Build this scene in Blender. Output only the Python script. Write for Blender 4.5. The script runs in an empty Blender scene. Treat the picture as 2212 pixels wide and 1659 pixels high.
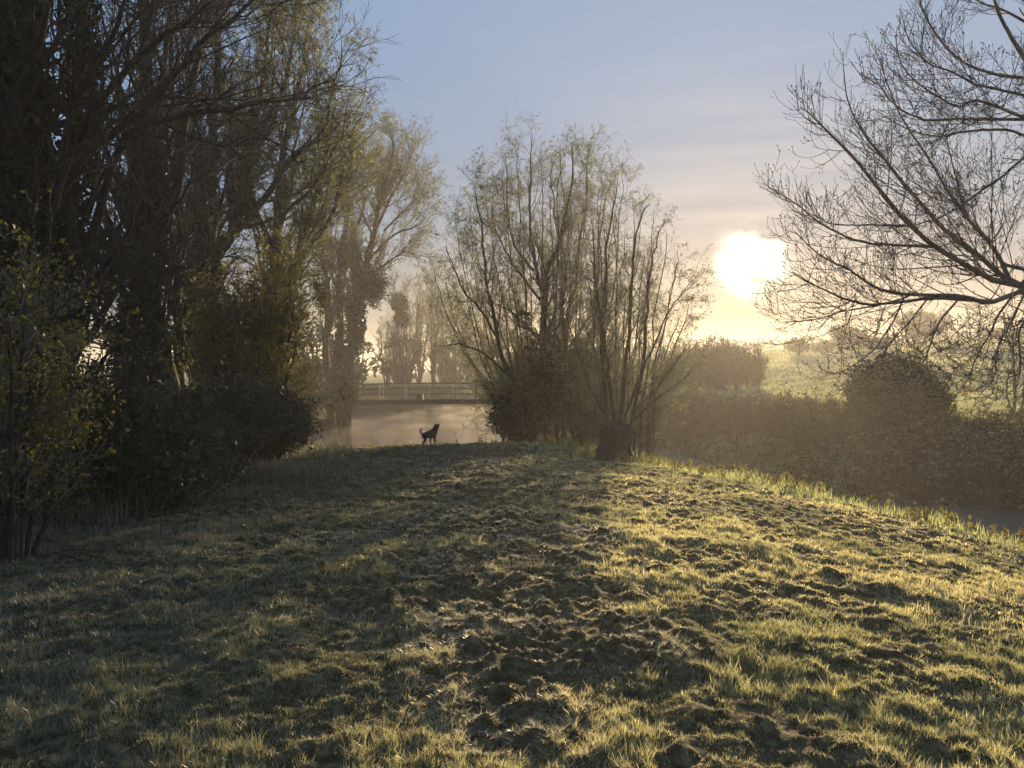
import bpy, bmesh, math
import numpy as np
from mathutils import Vector, Matrix
rng = np.random.default_rng(7)
sc = bpy.context.scene
COL = sc.collection
R = math.radians

# ------------------------------------------------------------------ camera, sky, sun, exposure
EYE = 1.6
F = 1703.0                                  # focal length in units of the photo drawn 2212 wide
cam_d = bpy.data.cameras.new('camera')
cam = bpy.data.objects.new('camera', cam_d); COL.objects.link(cam)
cam_d.sensor_width = 36.0
cam_d.lens = 36.0 * F / 2212.0
cam_d.clip_start = 0.05; cam_d.clip_end = 5000
cam.location = (0, 0, EYE)
cam.rotation_euler = (R(89.0), 0, 0)
sc.camera = cam

SUN_EL, SUN_AZ = 7.4, 16.9
se, sa = R(SUN_EL), R(SUN_AZ)
SUN = Vector((math.sin(sa)*math.cos(se), math.cos(sa)*math.cos(se), math.sin(se)))
w = bpy.data.worlds.new('World'); sc.world = w; w.use_nodes = True
nt = w.node_tree; nt.nodes.clear()
N = nt.nodes.new; Lk = nt.links.new
def mathn(op, a, b=None, clamp=False):
    n = N('ShaderNodeMath'); n.operation = op; n.use_clamp = clamp
    for i, v in enumerate((a, b)):
        if v is None: continue
        if isinstance(v, (int, float)): n.inputs[i].default_value = v
        else: Lk(v, n.inputs[i])
    return n.outputs[0]
def addc(a, b):
    n = N('ShaderNodeVectorMath'); n.operation = 'ADD'; Lk(a, n.inputs[0]); Lk(b, n.inputs[1]); return n.outputs[0]
def scalec(col, f):
    n = N('ShaderNodeVectorMath'); n.operation = 'SCALE'
    if isinstance(col, tuple): n.inputs[0].default_value = col
    else: Lk(col, n.inputs[0])
    if isinstance(f, (int, float)): n.inputs['Scale'].default_value = f
    else: Lk(f, n.inputs['Scale'])
    return n.outputs[0]
sky = N('ShaderNodeTexSky'); sky.sky_type = 'NISHITA'; sky.sun_disc = False
sky.sun_elevation = se; sky.sun_rotation = sa
sky.air_density = 1.0; sky.dust_density = 0.3; sky.ozone_density = 3.5; sky.altitude = 50
geo = N('ShaderNodeTexCoord')
dot = N('ShaderNodeVectorMath'); dot.operation = 'DOT_PRODUCT'
nrm = N('ShaderNodeVectorMath'); nrm.operation = 'NORMALIZE'
Lk(geo.outputs['Generated'], nrm.inputs[0])
Lk(nrm.outputs[0], dot.inputs[0]); dot.inputs[1].default_value = SUN
dp = mathn('MAXIMUM', dot.outputs['Value'], 0.0)
# thin morning cloud the sun shines through: streaks in sky direction, ragged edge of the bright patch
mp = N('ShaderNodeMapping'); mp.inputs['Scale'].default_value = (2.2, 2.2, 26.0)
Lk(nrm.outputs[0], mp.inputs[0])
cn = N('ShaderNodeTexNoise'); cn.inputs['Scale'].default_value = 1.6; cn.inputs['Detail'].default_value = 6
Lk(mp.outputs[0], cn.inputs['Vector'])
cl = N('ShaderNodeMapRange'); cl.inputs[1].default_value = .35; cl.inputs[2].default_value = .75
Lk(cn.outputs[0], cl.inputs[0])
rag = N('ShaderNodeTexNoise'); rag.inputs['Scale'].default_value = 22.0; rag.inputs['Detail'].default_value = 4
mp2 = N('ShaderNodeMapping'); mp2.inputs['Scale'].default_value = (1, 1, 2.2); Lk(nrm.outputs[0], mp2.inputs[0]); Lk(mp2.outputs[0], rag.inputs['Vector'])
ragm = N('ShaderNodeMapRange'); ragm.inputs[1].default_value = .36; ragm.inputs[2].default_value = .64; ragm.inputs[3].default_value = .06; ragm.inputs[4].default_value = 2.2
Lk(rag.outputs[0], ragm.inputs[0])
disc = mathn('MULTIPLY', mathn('POWER', dp, 3800.0), ragm.outputs[0])
aur1 = mathn('POWER', dp, 160.0)
aur2 = mathn('POWER', dp, 14.0)
streak = mathn('MULTIPLY', cl.outputs[0], mathn('POWER', dp, 60.0))
# the thin morning veil evens the sky out: colour / (1 + luminance/k)
bw = N('ShaderNodeRGBToBW'); Lk(sky.outputs[0], bw.inputs[0])
skc = scalec(sky.outputs[0], mathn('DIVIDE', 1.0, mathn('ADD', 1.0, mathn('DIVIDE', bw.outputs[0], 1.15))))
sep = N('ShaderNodeSeparateXYZ'); Lk(nrm.outputs[0], sep.inputs[0])
# pale veil low over the horizon
lowm = N('ShaderNodeMapRange'); lowm.inputs[1].default_value = 0.0; lowm.inputs[2].default_value = 0.55
lowm.inputs[3].default_value = 1.0; lowm.inputs[4].default_value = 0.0; lowm.clamp = True
Lk(sep.outputs['Z'], lowm.inputs[0])
low2 = mathn('POWER', lowm.outputs[0], 3.0)
warm = N('ShaderNodeMix'); warm.data_type = 'RGBA'; warm.blend_type = 'MULTIPLY'
Lk(mathn('MULTIPLY', low2, mathn('POWER', dp, 3.0)), warm.inputs[0]); Lk(skc, warm.inputs[6]); warm.inputs[7].default_value = (.72, .48, .26, 1)
skc = warm.outputs[2]
tot = addc(skc, scalec((1.0, .86, .62), mathn('MULTIPLY', disc, 70.0)))
tot = addc(tot, scalec((1.0, .62, .28), mathn('MULTIPLY', aur1, .6)))
tot = addc(tot, scalec((1.0, .75, .45), mathn('MULTIPLY', aur2, 0.0)))
tot = addc(tot, scalec((1.0, .75, .42), mathn('MULTIPLY', streak, 2.0)))
tot = addc(tot, scalec((.54, .80, 1.24), mathn('MULTIPLY', 2.55, mathn('SUBTRACT', 1.0, mathn('MULTIPLY', low2, .95)))))
tot = addc(tot, scalec((1.0, .60, .26), mathn('MULTIPLY', mathn('MULTIPLY', low2, mathn('POWER', dp, 9.0)), 1.3)))
bg = N('ShaderNodeBackground'); bg.inputs['Strength'].default_value = 0.052
Lk(tot, bg.inputs['Color'])
wo = N('ShaderNodeOutputWorld'); Lk(bg.outputs[0], wo.inputs['Surface'])

sl = bpy.data.lights.new('sun', 'SUN'); sl.energy = 5.0; sl.angle = R(0.6); sl.color = (1.0, .75, .45)
so = bpy.data.objects.new('sun', sl); COL.objects.link(so)
so.rotation_euler = SUN.to_track_quat('Z', 'Y').to_euler(); so.location = SUN*100

vs = sc.view_settings
vs.view_transform = 'Standard'; vs.look = 'None'; vs.gamma = 1; vs.use_curve_mapping = False
vs.exposure = 1.25
sc.render.engine = 'CYCLES'
cy = sc.cycles
cy.use_denoising = True; cy.denoiser = 'OPENIMAGEDENOISE'
cy.max_bounces = 6; cy.diffuse_bounces = 2; cy.glossy_bounces = 2; cy.transmission_bounces = 4
cy.volume_bounces = 0; cy.transparent_max_bounces = 8; cy.caustics_reflective = False; cy.caustics_refractive = False
cy.sample_clamp_indirect = 3.0; cy.sample_clamp_direct = 8.0
cy.volume_step_rate = 4; cy.volume_max_steps = 96

# ------------------------------------------------------------------ helpers
def pt(u, v, d):
    """point at depth d seen at photo position (u, v)"""
    return np.array([(u-1106.0)/F*d, d, EYE-(v-800.0)/F*d])
def tag(o, label=None, cat=None, group=None, kind=None):
    if label: o['label'] = label
    if cat: o['category'] = cat
    if group: o['group'] = group
    if kind: o['kind'] = kind
    return o
def thing(name, label, cat, loc=(0, 0, 0), group=None, rz=0):
    o = bpy.data.objects.new(name, None); COL.objects.link(o)
    o.empty_display_size = .2
    o.location = loc; o.rotation_euler = (0, 0, rz)
    return tag(o, label, cat, group)
def mesh_obj(name, V, Q, mat, parent=None, smooth=True, col=None):
    """V (n,3), Q (m,4) -> one mesh object; world coordinates, made relative to the parent's place"""
    V = np.asarray(V, dtype=np.float64)
    if parent is not None: V = V - np.array(parent.location)
    me = bpy.data.meshes.new(name)
    me.vertices.add(len(V)); me.vertices.foreach_set('co', V.astype(np.float32).ravel())
    Q = np.asarray(Q, dtype=np.int32); k = Q.shape[1]
    me.loops.add(Q.size); me.loops.foreach_set('vertex_index', Q.ravel())
    me.polygons.add(len(Q)); me.polygons.foreach_set('loop_start', np.arange(0, Q.size, k, dtype=np.int32))
    me.polygons.foreach_set('use_smooth', np.full(len(Q), smooth))
    me.update(calc_edges=True)
    if col is not None:
        a = me.color_attributes.new('Col', 'FLOAT_COLOR', 'POINT')
        c = np.ones((len(V), 4), dtype=np.float32); c[:, :3] = col
        a.data.foreach_set('color', c.ravel())
    me.materials.append(mat)
    o = bpy.data.objects.new(name, me); COL.objects.link(o)
    if parent is not None: o.parent = parent
    return o
def copy_tree(o, loc, rz, s, label=None):
    r = o.copy(); COL.objects.link(r); r.location = loc; r.rotation_euler = (0, 0, rz); r.scale = s
    if label: r['label'] = label
    for ch in list(o.children):
        c = ch.copy(); COL.objects.link(c); c.parent = r
    return r
def joinVQ(parts):
    Vs, Qs, off = [], [], 0
    for V, Q in parts:
        if len(V) == 0: continue
        Vs.append(V); Qs.append(Q+off); off += len(V)
    return np.concatenate(Vs), np.concatenate(Qs)
def nz(a): return a/np.maximum(np.linalg.norm(a, axis=-1, keepdims=True), 1e-9)
def tube(P, Rd, S):
    """P (N,K,3), Rd (N,K) -> open tubes with S sides"""
    Nn, K = Rd.shape
    T = nz(np.gradient(P, axis=1))
    ref = nz(rng.normal(size=(Nn, 1, 3)))
    a = nz(ref - (ref*T).sum(-1, keepdims=True)*T); b = np.cross(T, a)
    th = np.arange(S)*2*np.pi/S
    V = P[:, :, None, :] + Rd[:, :, None, None]*(np.cos(th)[None, None, :, None]*a[:, :, None, :] + np.sin(th)[None, None, :, None]*b[:, :, None, :])
    idx = np.arange(Nn*K*S).reshape(Nn, K, S)
    A = idx[:, :-1, :]; B = idx[:, 1:, :]
    Q = np.stack([A, np.roll(A, -1, 2), np.roll(B, -1, 2), B], -1).reshape(-1, 4)
    return V.reshape(-1, 3), Q
def box(cx, cy_, cz, sx, sy, sz):
    v = np.array([[x, y, z] for x in (-.5, .5) for y in (-.5, .5) for z in (-.5, .5)])*[sx, sy, sz]+[cx, cy_, cz]
    q = np.array([[0, 1, 3, 2], [4, 6, 7, 5], [0, 4, 5, 1], [2, 3, 7, 6], [0, 2, 6, 4], [1, 5, 7, 3]])
    return v, q

def hashg(ix, iy, seed):
    h = (ix.astype(np.int64)*374761393 + iy.astype(np.int64)*668265263 + seed*974634777) & 0xffffffff
    h = ((h ^ (h >> 13))*1274126177) & 0xffffffff
    h = h ^ (h >> 16)
    return (h & 0xffff)/65535.0
def vnoise(x, y, seed=0):
    ix = np.floor(x); iy = np.floor(y); fx = x-ix; fy = y-iy
    fx = fx*fx*fx*(fx*(fx*6-15)+10); fy = fy*fy*fy*(fy*(fy*6-15)+10)
    a = hashg(ix, iy, seed); b = hashg(ix+1, iy, seed); c = hashg(ix, iy+1, seed); d = hashg(ix+1, iy+1, seed)
    return (a*(1-fx)+b*fx)*(1-fy)+(c*(1-fx)+d*fx)*fy
def fbm(x, y, seed=0, o=4):
    s = 0; a = .5; t = 0
    for i in range(o):
        s = s + a*vnoise(x+i*17.3, y-i*9.1, seed+i); t += a
        x, y = x*2.03*.8-y*2.03*.6, x*2.03*.6+y*2.03*.8; a *= .5
    return s/t
def sst(a, b, x):
    t = np.clip((x-a)/(b-a), 0, 1); return t*t*(3-2*t)

# ------------------------------------------------------------------ materials
def new_mat(name):
    m = bpy.data.materials.new(name); m.use_nodes = True
    n = m.node_tree; n.nodes.clear()
    out = n.nodes.new('ShaderNodeOutputMaterial')
    return m, n, out
def mat_solid(name, c1, c2, scale=4, rough=.85, bump=.3, metallic=0.0, stretch=(1, 1, 1), bscale=None):
    m, n, out = new_mat(name)
    p = n.nodes.new('ShaderNodeBsdfPrincipled'); n.links.new(p.outputs[0], out.inputs[0])
    tc = n.nodes.new('ShaderNodeTexCoord'); mp = n.nodes.new('ShaderNodeMapping'); mp.inputs['Scale'].default_value = stretch
    n.links.new(tc.outputs['Object'], mp.inputs[0])
    t = n.nodes.new('ShaderNodeTexNoise'); t.inputs['Scale'].default_value = scale; t.inputs['Detail'].default_value = 6
    n.links.new(mp.outputs[0], t.inputs['Vector'])
    r = n.nodes.new('ShaderNodeValToRGB'); r.color_ramp.elements[0].position = .35; r.color_ramp.elements[1].position = .68
    r.color_ramp.elements[0].color = (*c1, 1); r.color_ramp.elements[1].color = (*c2, 1)
    n.links.new(t.outputs[0], r.inputs[0]); n.links.new(r.outputs[0], p.inputs['Base Color'])
    p.inputs['Roughness'].default_value = rough; p.inputs['Metallic'].default_value = metallic
    if bump:
        t2 = n.nodes.new('ShaderNodeTexNoise'); t2.inputs['Scale'].default_value = bscale or scale*4; t2.inputs['Detail'].default_value = 5
        n.links.new(mp.outputs[0], t2.inputs['Vector'])
        b = n.nodes.new('ShaderNodeBump'); b.inputs['Strength'].default_value = bump; b.inputs['Distance'].default_value = .03
        n.links.new(t2.outputs[0], b.inputs['Height']); n.links.new(b.outputs[0], p.inputs['Normal'])
    return m
def mat_leaf(name, c, trans=.5, gloss=.04, var=.25, vcol=False, rough=.45, tcol=None):
    m, n, out = new_mat(name)
    d = n.nodes.new('ShaderNodeBsdfDiffuse'); tr = n.nodes.new('ShaderNodeBsdfTranslucent'); g = n.nodes.new('ShaderNodeBsdfGlossy')
    g.inputs['Roughness'].default_value = rough
    mx = n.nodes.new('ShaderNodeMixShader'); mx.inputs[0].default_value = trans
    mx2 = n.nodes.new('ShaderNodeMixShader'); mx2.inputs[0].default_value = gloss
    if vcol:
        a = n.nodes.new('ShaderNodeAttribute'); a.attribute_name = 'Col'; base = a.outputs['Color']
    else:
        tc = n.nodes.new('ShaderNodeTexCoord')
        t = n.nodes.new('ShaderNodeTexNoise'); t.inputs['Scale'].default_value = 1.3; t.inputs['Detail'].default_value = 8; t.inputs['Roughness'].default_value = .8
        n.links.new(tc.outputs['Object'], t.inputs['Vector'])
        r = n.nodes.new('ShaderNodeValToRGB'); r.color_ramp.elements[0].position = .35; r.color_ramp.elements[1].position = .65
        r.color_ramp.elements[0].color = (c[0]*(1-var), c[1]*(1-var), c[2]*(1-var), 1)
        r.color_ramp.elements[1].color = (c[0]*(1+var*1.4), c[1]*(1+var), c[2]*(1+var*.6), 1)
        n.links.new(t.outputs[0], r.inputs[0]); base = r.outputs[0]
    n.links.new(base, d.inputs['Color'])
    if tcol:
        mm = n.nodes.new('ShaderNodeMix'); mm.data_type = 'RGBA'; mm.blend_type = 'MULTIPLY'; mm.inputs[0].default_value = 1
        n.links.new(base, mm.inputs[6]); mm.inputs[7].default_value = (*tcol, 1); n.links.new(mm.outputs[2], tr.inputs['Color'])
    else: n.links.new(base, tr.inputs['Color'])
    n.links.new(d.outputs[0], mx.inputs[1]); n.links.new(tr.outputs[0], mx.inputs[2])
    n.links.new(mx.outputs[0], mx2.inputs[1]); n.links.new(g.outputs[0], mx2.inputs[2]); n.links.new(mx2.outputs[0], out.inputs[0])
    return m
M_BARK = mat_solid('dark_bark', (.018, .017, .014), (.052, .049, .042), 3, .9, .9, stretch=(3, 3, .7))
M_BARKG = mat_solid('grey_bark', (.09, .08, .065), (.20, .185, .155), 3, .9, .8, stretch=(3, 3, .7))
M_TWIG = mat_solid('twig_bark', (.06, .056, .040), (.13, .12, .09), 3, .8, 0)
M_WLEAF = mat_leaf('willow_leaf', (.17, .195, .09), .45, .05)
M_HLEAF = mat_leaf('hornbeam_leaf', (.165, .155, .03), .58, .05)
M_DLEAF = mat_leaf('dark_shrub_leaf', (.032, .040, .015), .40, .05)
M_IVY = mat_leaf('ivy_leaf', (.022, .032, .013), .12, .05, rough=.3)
M_GRASS = mat_leaf('dewy_grass', (.1, .1, .1), .68, .16, vcol=True, rough=.4)
M_SOIL = mat_solid('soil_and_thatch', (.028, .026, .012), (.085, .075, .04), 7, 1.0, .6, bscale=60)

# ------------------------------------------------------------------ terrain
WATER_Z = -2.2
NEAR = np.array([(400, -60), (60, -12), (26, 1), (15, 7), (10.5, 12), (8.0, 16.5), (6.4, 20.5), (6.6, 25), (6.4, 31), (4, 36), (0, 36), (-4, 31.5), (-7, 29.5), (-11, 28.5), (-18, 28), (-30, 27), (-400, 20)], float)
FAR = np.array([(-400, 45), (-30, 42), (-18, 42), (-12.2, 44), (-11, 50), (-12.3, 62), (-9, 75), (-4, 88), (0, 100), (8, 115), (20, 130), (25, 126), (13, 108), (5, 94), (1, 80), (-0.2, 62), (0, 52), (2.5, 47), (6, 43), (8.0, 36), (8.2, 30), (9.4, 24), (14.5, 20.6), (20, 18.5), (34, 14), (70, 4), (400, -25)], float)
POLY = np.concatenate([NEAR, FAR])
def seg_dist(x, y, L):
    d = np.full(x.shape, 1e9)
    for (x0, y0), (x1, y1) in zip(L[:-1], L[1:]):
        dx, dy = x1-x0, y1-y0
        t = np.clip(((x-x0)*dx+(y-y0)*dy)/(dx*dx+dy*dy), 0, 1)
        d = np.minimum(d, np.hypot(x-x0-t*dx, y-y0-t*dy))
    return d
def inside(x, y):
    c = np.zeros(x.shape, bool); n = len(POLY)
    for i in range(n):
        x0, y0 = POLY[i]; x1, y1 = POLY[(i+1) % n]
        if y0 == y1: continue
        m = ((y0 > y) != (y1 > y)) & (x < (x1-x0)*(y-y0)/(y1-y0)+x0)
        c ^= m
    return c
def base_near(x, y):
    yy = np.maximum(y, 0)
    z = -0.0012*yy*yy - np.where(x > 0, .0145, .002)*np.minimum(np.abs(x), 14)**2
    return np.maximum(z, -1.3)
def base_far(x, y):
    t = .85*x+.53*y
    h = .078*np.clip(t-48, 0, 125)*sst(40, 75, t)
    h = h*sst(-60, 30, x)
    h += .01*np.clip(np.hypot(x, y)-180, 0, 400)*sst(0, 80, x)
    return -.35 + h + (fbm(x*.02, y*.02, 5)-.5)*1.2*sst(45, 90, y)
def terrain(x, y, micro=True):
    x = np.asarray(x, float); y = np.asarray(y, float)
    sh = x.shape; x = x.ravel(); y = y.ravel()
    wob = (fbm(x*.45, y*.45, 31, 3)-.5)*1.1
    dn = seg_dist(x, y, NEAR); df = seg_dist(x, y, FAR); ins = inside(x, y)
    isn = dn < df
    b = np.where(isn, base_near(x, y), base_far(x, y))
    s = np.where(ins, -np.minimum(dn, df), np.minimum(dn, df)) + wob*np.where(isn, .6, 1)
    wb = np.where(isn, 6.5-2.9*sst(0, 5, x), 3.0+3.2*sst(4, 12, x)*sst(60, 45, y))
    k = np.clip(s/wb, 0, 1); k = np.where(isn, 1-(1-k)**1.35, k**.7)
    k = k*(1-.25*(1-k)*k)
    z = np.where(s > 0, WATER_Z+(b-WATER_Z)*k, WATER_Z-1.0*sst(0, 3, -s))
    if micro:
        near = isn & (s > -.5)
        r = np.hypot(x, y)
        f = np.where(near, 1, 1.6)*sst(900, 100, r)
        m = (fbm(x*.9, y*.9, 11)-.5)*.09 + (fbm(x*4.4, y*4.4, 12, 4)-.5)*.088 + (fbm(x*9.5, y*9.5, 16, 3)-.5)*.07*sst(40, 18, r)
        cl = clods(x, y)
        rid = (1-np.abs(2*fbm(x*5.5, y*6.5, 14, 3)-1))
        m = m + cl*(rid**3*.07-.02) + (fbm(x*11, y*11, 15, 2)-.5)*.02*sst(30, 12, r)
        z = z + m*f
    return z.reshape(sh)
def clods(x, y):
    """patches of raked thatch and scuffed turf, mostly along the trodden middle of the lawn"""
    mid = -.9+.03*y + .8*np.sin(y*.35)
    band = np.exp(-((x-mid)/(.85+.02*y))**2)
    n = fbm(x*.55, y*.35, 21, 3)
    return sst(.50, .72, n*.43+band*.19+fbm(x*2.5, y*2.0, 24, 3)*.42)*sst(27, 22, y)

O = np.array([0., -2.])
az = np.concatenate([np.linspace(-48, 48, 961), np.linspace(48, 312, 170)[1:-1]])
rad = np.concatenate([[.01, 1, 2, 3], np.geomspace(3.6, 45, 600), np.geomspace(45, 760, 130)[1:]])
A, RR = np.meshgrid(np.radians(az), rad, indexing='ij')
gx = O[0]+RR*np.sin(A); gy = O[1]+RR*np.cos(A)
gz = terrain(gx, gy)
na, nr = gx.shape
V = np.stack([gx, gy, gz], -1).reshape(-1, 3)
idx = np.arange(na*nr).reshape(na, nr)
a0 = idx[:, :-1]; a1 = np.roll(idx, -1, 0)[:, :-1]; b0 = idx[:, 1:]; b1 = np.roll(idx, -1, 0)[:, 1:]
Q = np.stack([a0, b0, b1, a1], -1).reshape(-1, 4)
# build ground with a tangible colour: turf green-brown
def mat_ground():
    m, n, out = new_mat('turf_ground')
    p = n.nodes.new('ShaderNodeBsdfPrincipled'); n.links.new(p.outputs[0], out.inputs[0])
    tc = n.nodes.new('ShaderNodeTexCoord')
    def noise(s, d=6):
        t = n.nodes.new('ShaderNodeTexNoise'); t.inputs['Scale'].default_value = s; t.inputs['Detail'].default_value = d
        n.links.new(tc.outputs['Object'], t.inputs['Vector']); return t.outputs[0]
    def ramp(f, cols):
        r = n.nodes.new('ShaderNodeValToRGB'); r.color_ramp.elements[0].position = cols[0][0]; r.color_ramp.elements[0].color = (*cols[0][1], 1)
        r.color_ramp.elements[1].position = cols[-1][0]; r.color_ramp.elements[1].color = (*cols[-1][1], 1)
        for p_, c in cols[1:-1]:
            e = r.color_ramp.elements.new(p_); e.color = (*c, 1)
        n.links.new(f, r.inputs[0]); return r.outputs[0]
    c1 = ramp(noise(16), [(.35, (.032, .028, .014)), (.5, (.065, .057, .03)), (.7, (.15, .13, .075))])
    c2 = ramp(noise(.35), [(.35, (.09, .105, .045)), (.7, (.19, .185, .09))])
    a = n.nodes.new('ShaderNodeAttribute'); a.attribute_name = 'Col'
    mx = n.nodes.new('ShaderNodeMix'); mx.data_type = 'RGBA'
    sc_ = n.nodes.new('ShaderNodeSeparateColor'); n.links.new(a.outputs['Color'], sc_.inputs[0])
    n.links.new(sc_.outputs[0], mx.inputs[0]); n.links.new(c1, mx.inputs[6]); n.links.new(c2, mx.inputs[7])
    mb = n.nodes.new('ShaderNodeMix'); mb.data_type = 'RGBA'     # brown far-bank earth, with the bank's shade darkened into its colour
    n.links.new(sc_.outputs[1], mb.inputs[0]); n.links.new(mx.outputs[2], mb.inputs[6]); n.links.new(ramp(noise(3), [(.35, (.016, .014, .010)), (.7, (.04, .034, .024))]), mb.inputs[7])
    n.links.new(mb.outputs[2], p.inputs['Base Color']); p.inputs['Roughness'].default_value = 1
    p.inputs['Specular IOR Level'].default_value = .1
    b = n.nodes.new('ShaderNodeBump'); b.inputs['Strength'].default_value = .7; b.inputs['Distance'].default_value = .05
    n.links.new(noise(14, 8), b.inputs['Height']); n.links.new(b.outputs[0], p.inputs['Normal'])
    return m
farm = sst(35, 60, np.hypot(V[:, 0], V[:, 1]))
fdv = np.full(len(V), 99.); nearv = (np.hypot(V[:, 0], V[:, 1]) < 90)
fdv[nearv] = np.where(inside(V[nearv, 0], V[nearv, 1]), 0, seg_dist(V[nearv, 0], V[nearv, 1], FAR))
bankm = sst(8.5, 6.0, fdv)*(V[:, 2] > WATER_Z-1.5)*(seg_dist(V[:, 0], V[:, 1], NEAR) > fdv)
gcol = np.stack([farm, bankm, farm*0], 1)
ground = mesh_obj('ground', V, Q, mat_ground(), col=gcol)
tag(ground, kind='structure')

# water
def mat_water():
    m, n, out = new_mat('river_water')
    p = n.nodes.new('ShaderNodeBsdfPrincipled'); n.links.new(p.outputs[0], out.inputs[0])
    p.inputs['Base Color'].default_value = (.018, .02, .014, 1); p.inputs['Roughness'].default_value = .06; p.inputs['IOR'].default_value = 1.33
    tc = n.nodes.new('ShaderNodeTexCoord'); mp = n.nodes.new('ShaderNodeMapping'); mp.inputs['Scale'].default_value = (1, 2.2, 1)
    mp.inputs['Rotation'].default_value = (0, 0, R(-25))
    n.links.new(tc.outputs['Object'], mp.inputs[0])
    t = n.nodes.new('ShaderNodeTexNoise'); t.inputs['Scale'].default_value = 2.6; t.inputs['Detail'].default_value = 5
    n.links.new(mp.outputs[0], t.inputs['Vector'])
    b = n.nodes.new('ShaderNodeBump'); b.inputs['Strength'].default_value = 1.0; b.inputs['Distance'].default_value = .14
    n.links.new(t.outputs[0], b.inputs['Height']); n.links.new(b.outputs[0], p.inputs['Normal'])
    return m
gx2, gy2 = np.meshgrid(np.linspace(-390, 390, 3), np.linspace(-90, 140, 3), indexing='ij')
Vw = np.stack([gx2, gy2, np.full_like(gx2, WATER_Z)], -1).reshape(-1, 3)
iw = np.arange(9).reshape(3, 3)
Qw = np.stack([iw[:-1, :-1], iw[1:, :-1], iw[1:, 1:], iw[:-1, 1:]], -1).reshape(-1, 4)
tag(mesh_obj('river_water', Vw, Qw, mat_water(), smooth=False), kind='structure')

# ------------------------------------------------------------------ tree growth
def resample(pts, K):
    pts = np.asarray(pts, float); n = len(pts)
    if n == 2: t = np.linspace(0, 1, K)[:, None]; return pts[0]*(1-t)+pts[1]*t
    P = np.concatenate([[2*pts[0]-pts[1]], pts, [2*pts[-1]-pts[-2]]])
    out = []
    for s in np.linspace(0, n-1-1e-6, K):
        i = int(s); f = s-i; p0, p1, p2, p3 = P[i:i+4]
        out.append(.5*((2*p1)+(-p0+p2)*f+(2*p0-5*p1+4*p2-p3)*f*f+(-p0+3*p1-3*p2+p3)*f**3))
    return np.array(out)
def grow(P0, D0, L, R0, K, wig, up, end=.25, upramp=0.0):
    n = len(P0); P = np.zeros((n, K, 3)); P[:, 0] = P0; D = nz(D0)
    step = (L/(K-1))[:, None]
    for k in range(1, K):
        u = up + upramp*k/K
        D = nz(D + rng.normal(size=(n, 3))*wig + np.array([0, 0, 1.0])*u)
        P[:, k] = P[:, k-1]+D*step
    Rd = R0[:, None]*np.linspace(1, end, K)[None, :]
    return P, Rd
def kids(P, Rd, dens, t0, ang, angsd, lmean, lsd, rfrac, K, wig, up, upramp=0.0, flat=0.0, tipshrink=.5, rmin=.003, end=.25, lrel=None, side=None):
    n, Kp = Rd.shape
    plen = np.linalg.norm(np.diff(P, axis=1), axis=2).sum(1)
    cnt = rng.poisson(np.maximum(dens*plen*(1-t0), .01)); cnt = np.minimum(cnt, 400)
    par = np.repeat(np.arange(n), cnt); m = len(par)
    if m == 0: return np.zeros((0, K, 3)), np.zeros((0, K))
    t = t0+(1-t0)*rng.random(m)
    f = t*(Kp-1); i = np.minimum(f.astype(int), Kp-2); fr = (f-i)[:, None]
    pos = P[par, i]*(1-fr)+P[par, i+1]*fr
    T = nz(P[par, i+1]-P[par, i])
    rr = Rd[par, i]*(1-fr[:, 0])+Rd[par, i+1]*fr[:, 0]
    rnd = rng.normal(size=(m, 3)); rnd[:, 2] += flat
    if side is not None: rnd += side
    pr = nz(rnd-(rnd*T).sum(1, keepdims=True)*T)
    an = np.radians(np.clip(rng.normal(ang, angsd, m), 8, 100))[:, None]
    D = np.cos(an)*T+np.sin(an)*pr
    tt = (t-t0)/(1-t0)
    L = np.maximum(rng.normal(lmean, lsd, m), lmean*.25)*(1-tipshrink*tt)
    if lrel: L = np.minimum(L, lrel*plen[par])
    R0 = np.maximum(np.minimum(rr*rfrac, rr*.9), rmin)
    return grow(pos, D, L, R0, K, wig, up, end, upramp)
def leaves(P, per, size, width, spread=.03, droop=0.0, tmin=.2, along=.6, sdv=.3):
    """diamond leaves along twigs P (N,K,3)"""
    n, K, _ = P.shape
    cnt = rng.poisson(per, n); par = np.repeat(np.arange(n), cnt); m = len(par)
    t = tmin+(1-tmin)*rng.random(m); f = t*(K-1); i = np.minimum(f.astype(int), K-2); fr = (f-i)[:, None]
    pos = P[par, i]*(1-fr)+P[par, i+1]*fr + rng.normal(size=(m, 3))*spread
    T = nz(P[par, i+1]-P[par, i])
    d = nz(T*along+rng.normal(size=(m, 3))*.6+np.array([0, 0, -droop]))
    return leaf_quads(pos, d, size, width, sdv)
def leaf_quads(pos, d, size, width, sdv=.3):
    m = len(pos)
    s = np.exp(rng.normal(0, sdv, m))[:, None]
    nn = nz(rng.normal(size=(m, 3))); sd = nz(np.cross(d, nn))
    up = np.cross(sd, d)
    L = size*s; W = width*s*.5
    v0 = pos; v1 = pos+d*L*.45+sd*W+up*L*.06; v2 = pos+d*L; v3 = pos+d*L*.45-sd*W+up*L*.06
    V = np.stack([v0, v1, v2, v3], 1).reshape(-1, 3)
    return V, np.arange(4*m).reshape(m, 4)
def clump(c, r, n, size, width, lump=.35, seed=1, shell=.45):
    """leaf mass in an uneven ellipsoid"""
    u = nz(rng.normal(size=(n, 3)))
    k = (fbm(u[:, 0]*2.3+u[:, 2]*1.7+seed*3.1, u[:, 1]*2.3-u[:, 2]+seed, seed, 4)-.5)*2*lump+1
    rad_ = k*(1-shell*rng.random(n)**1.6)
    pos = np.asarray(c)+u*rad_[:, None]*np.asarray(r)
    d = nz(u*.5+rng.normal(size=(n, 3))*.7)
    return leaf_quads(pos, d, size, width)
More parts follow.
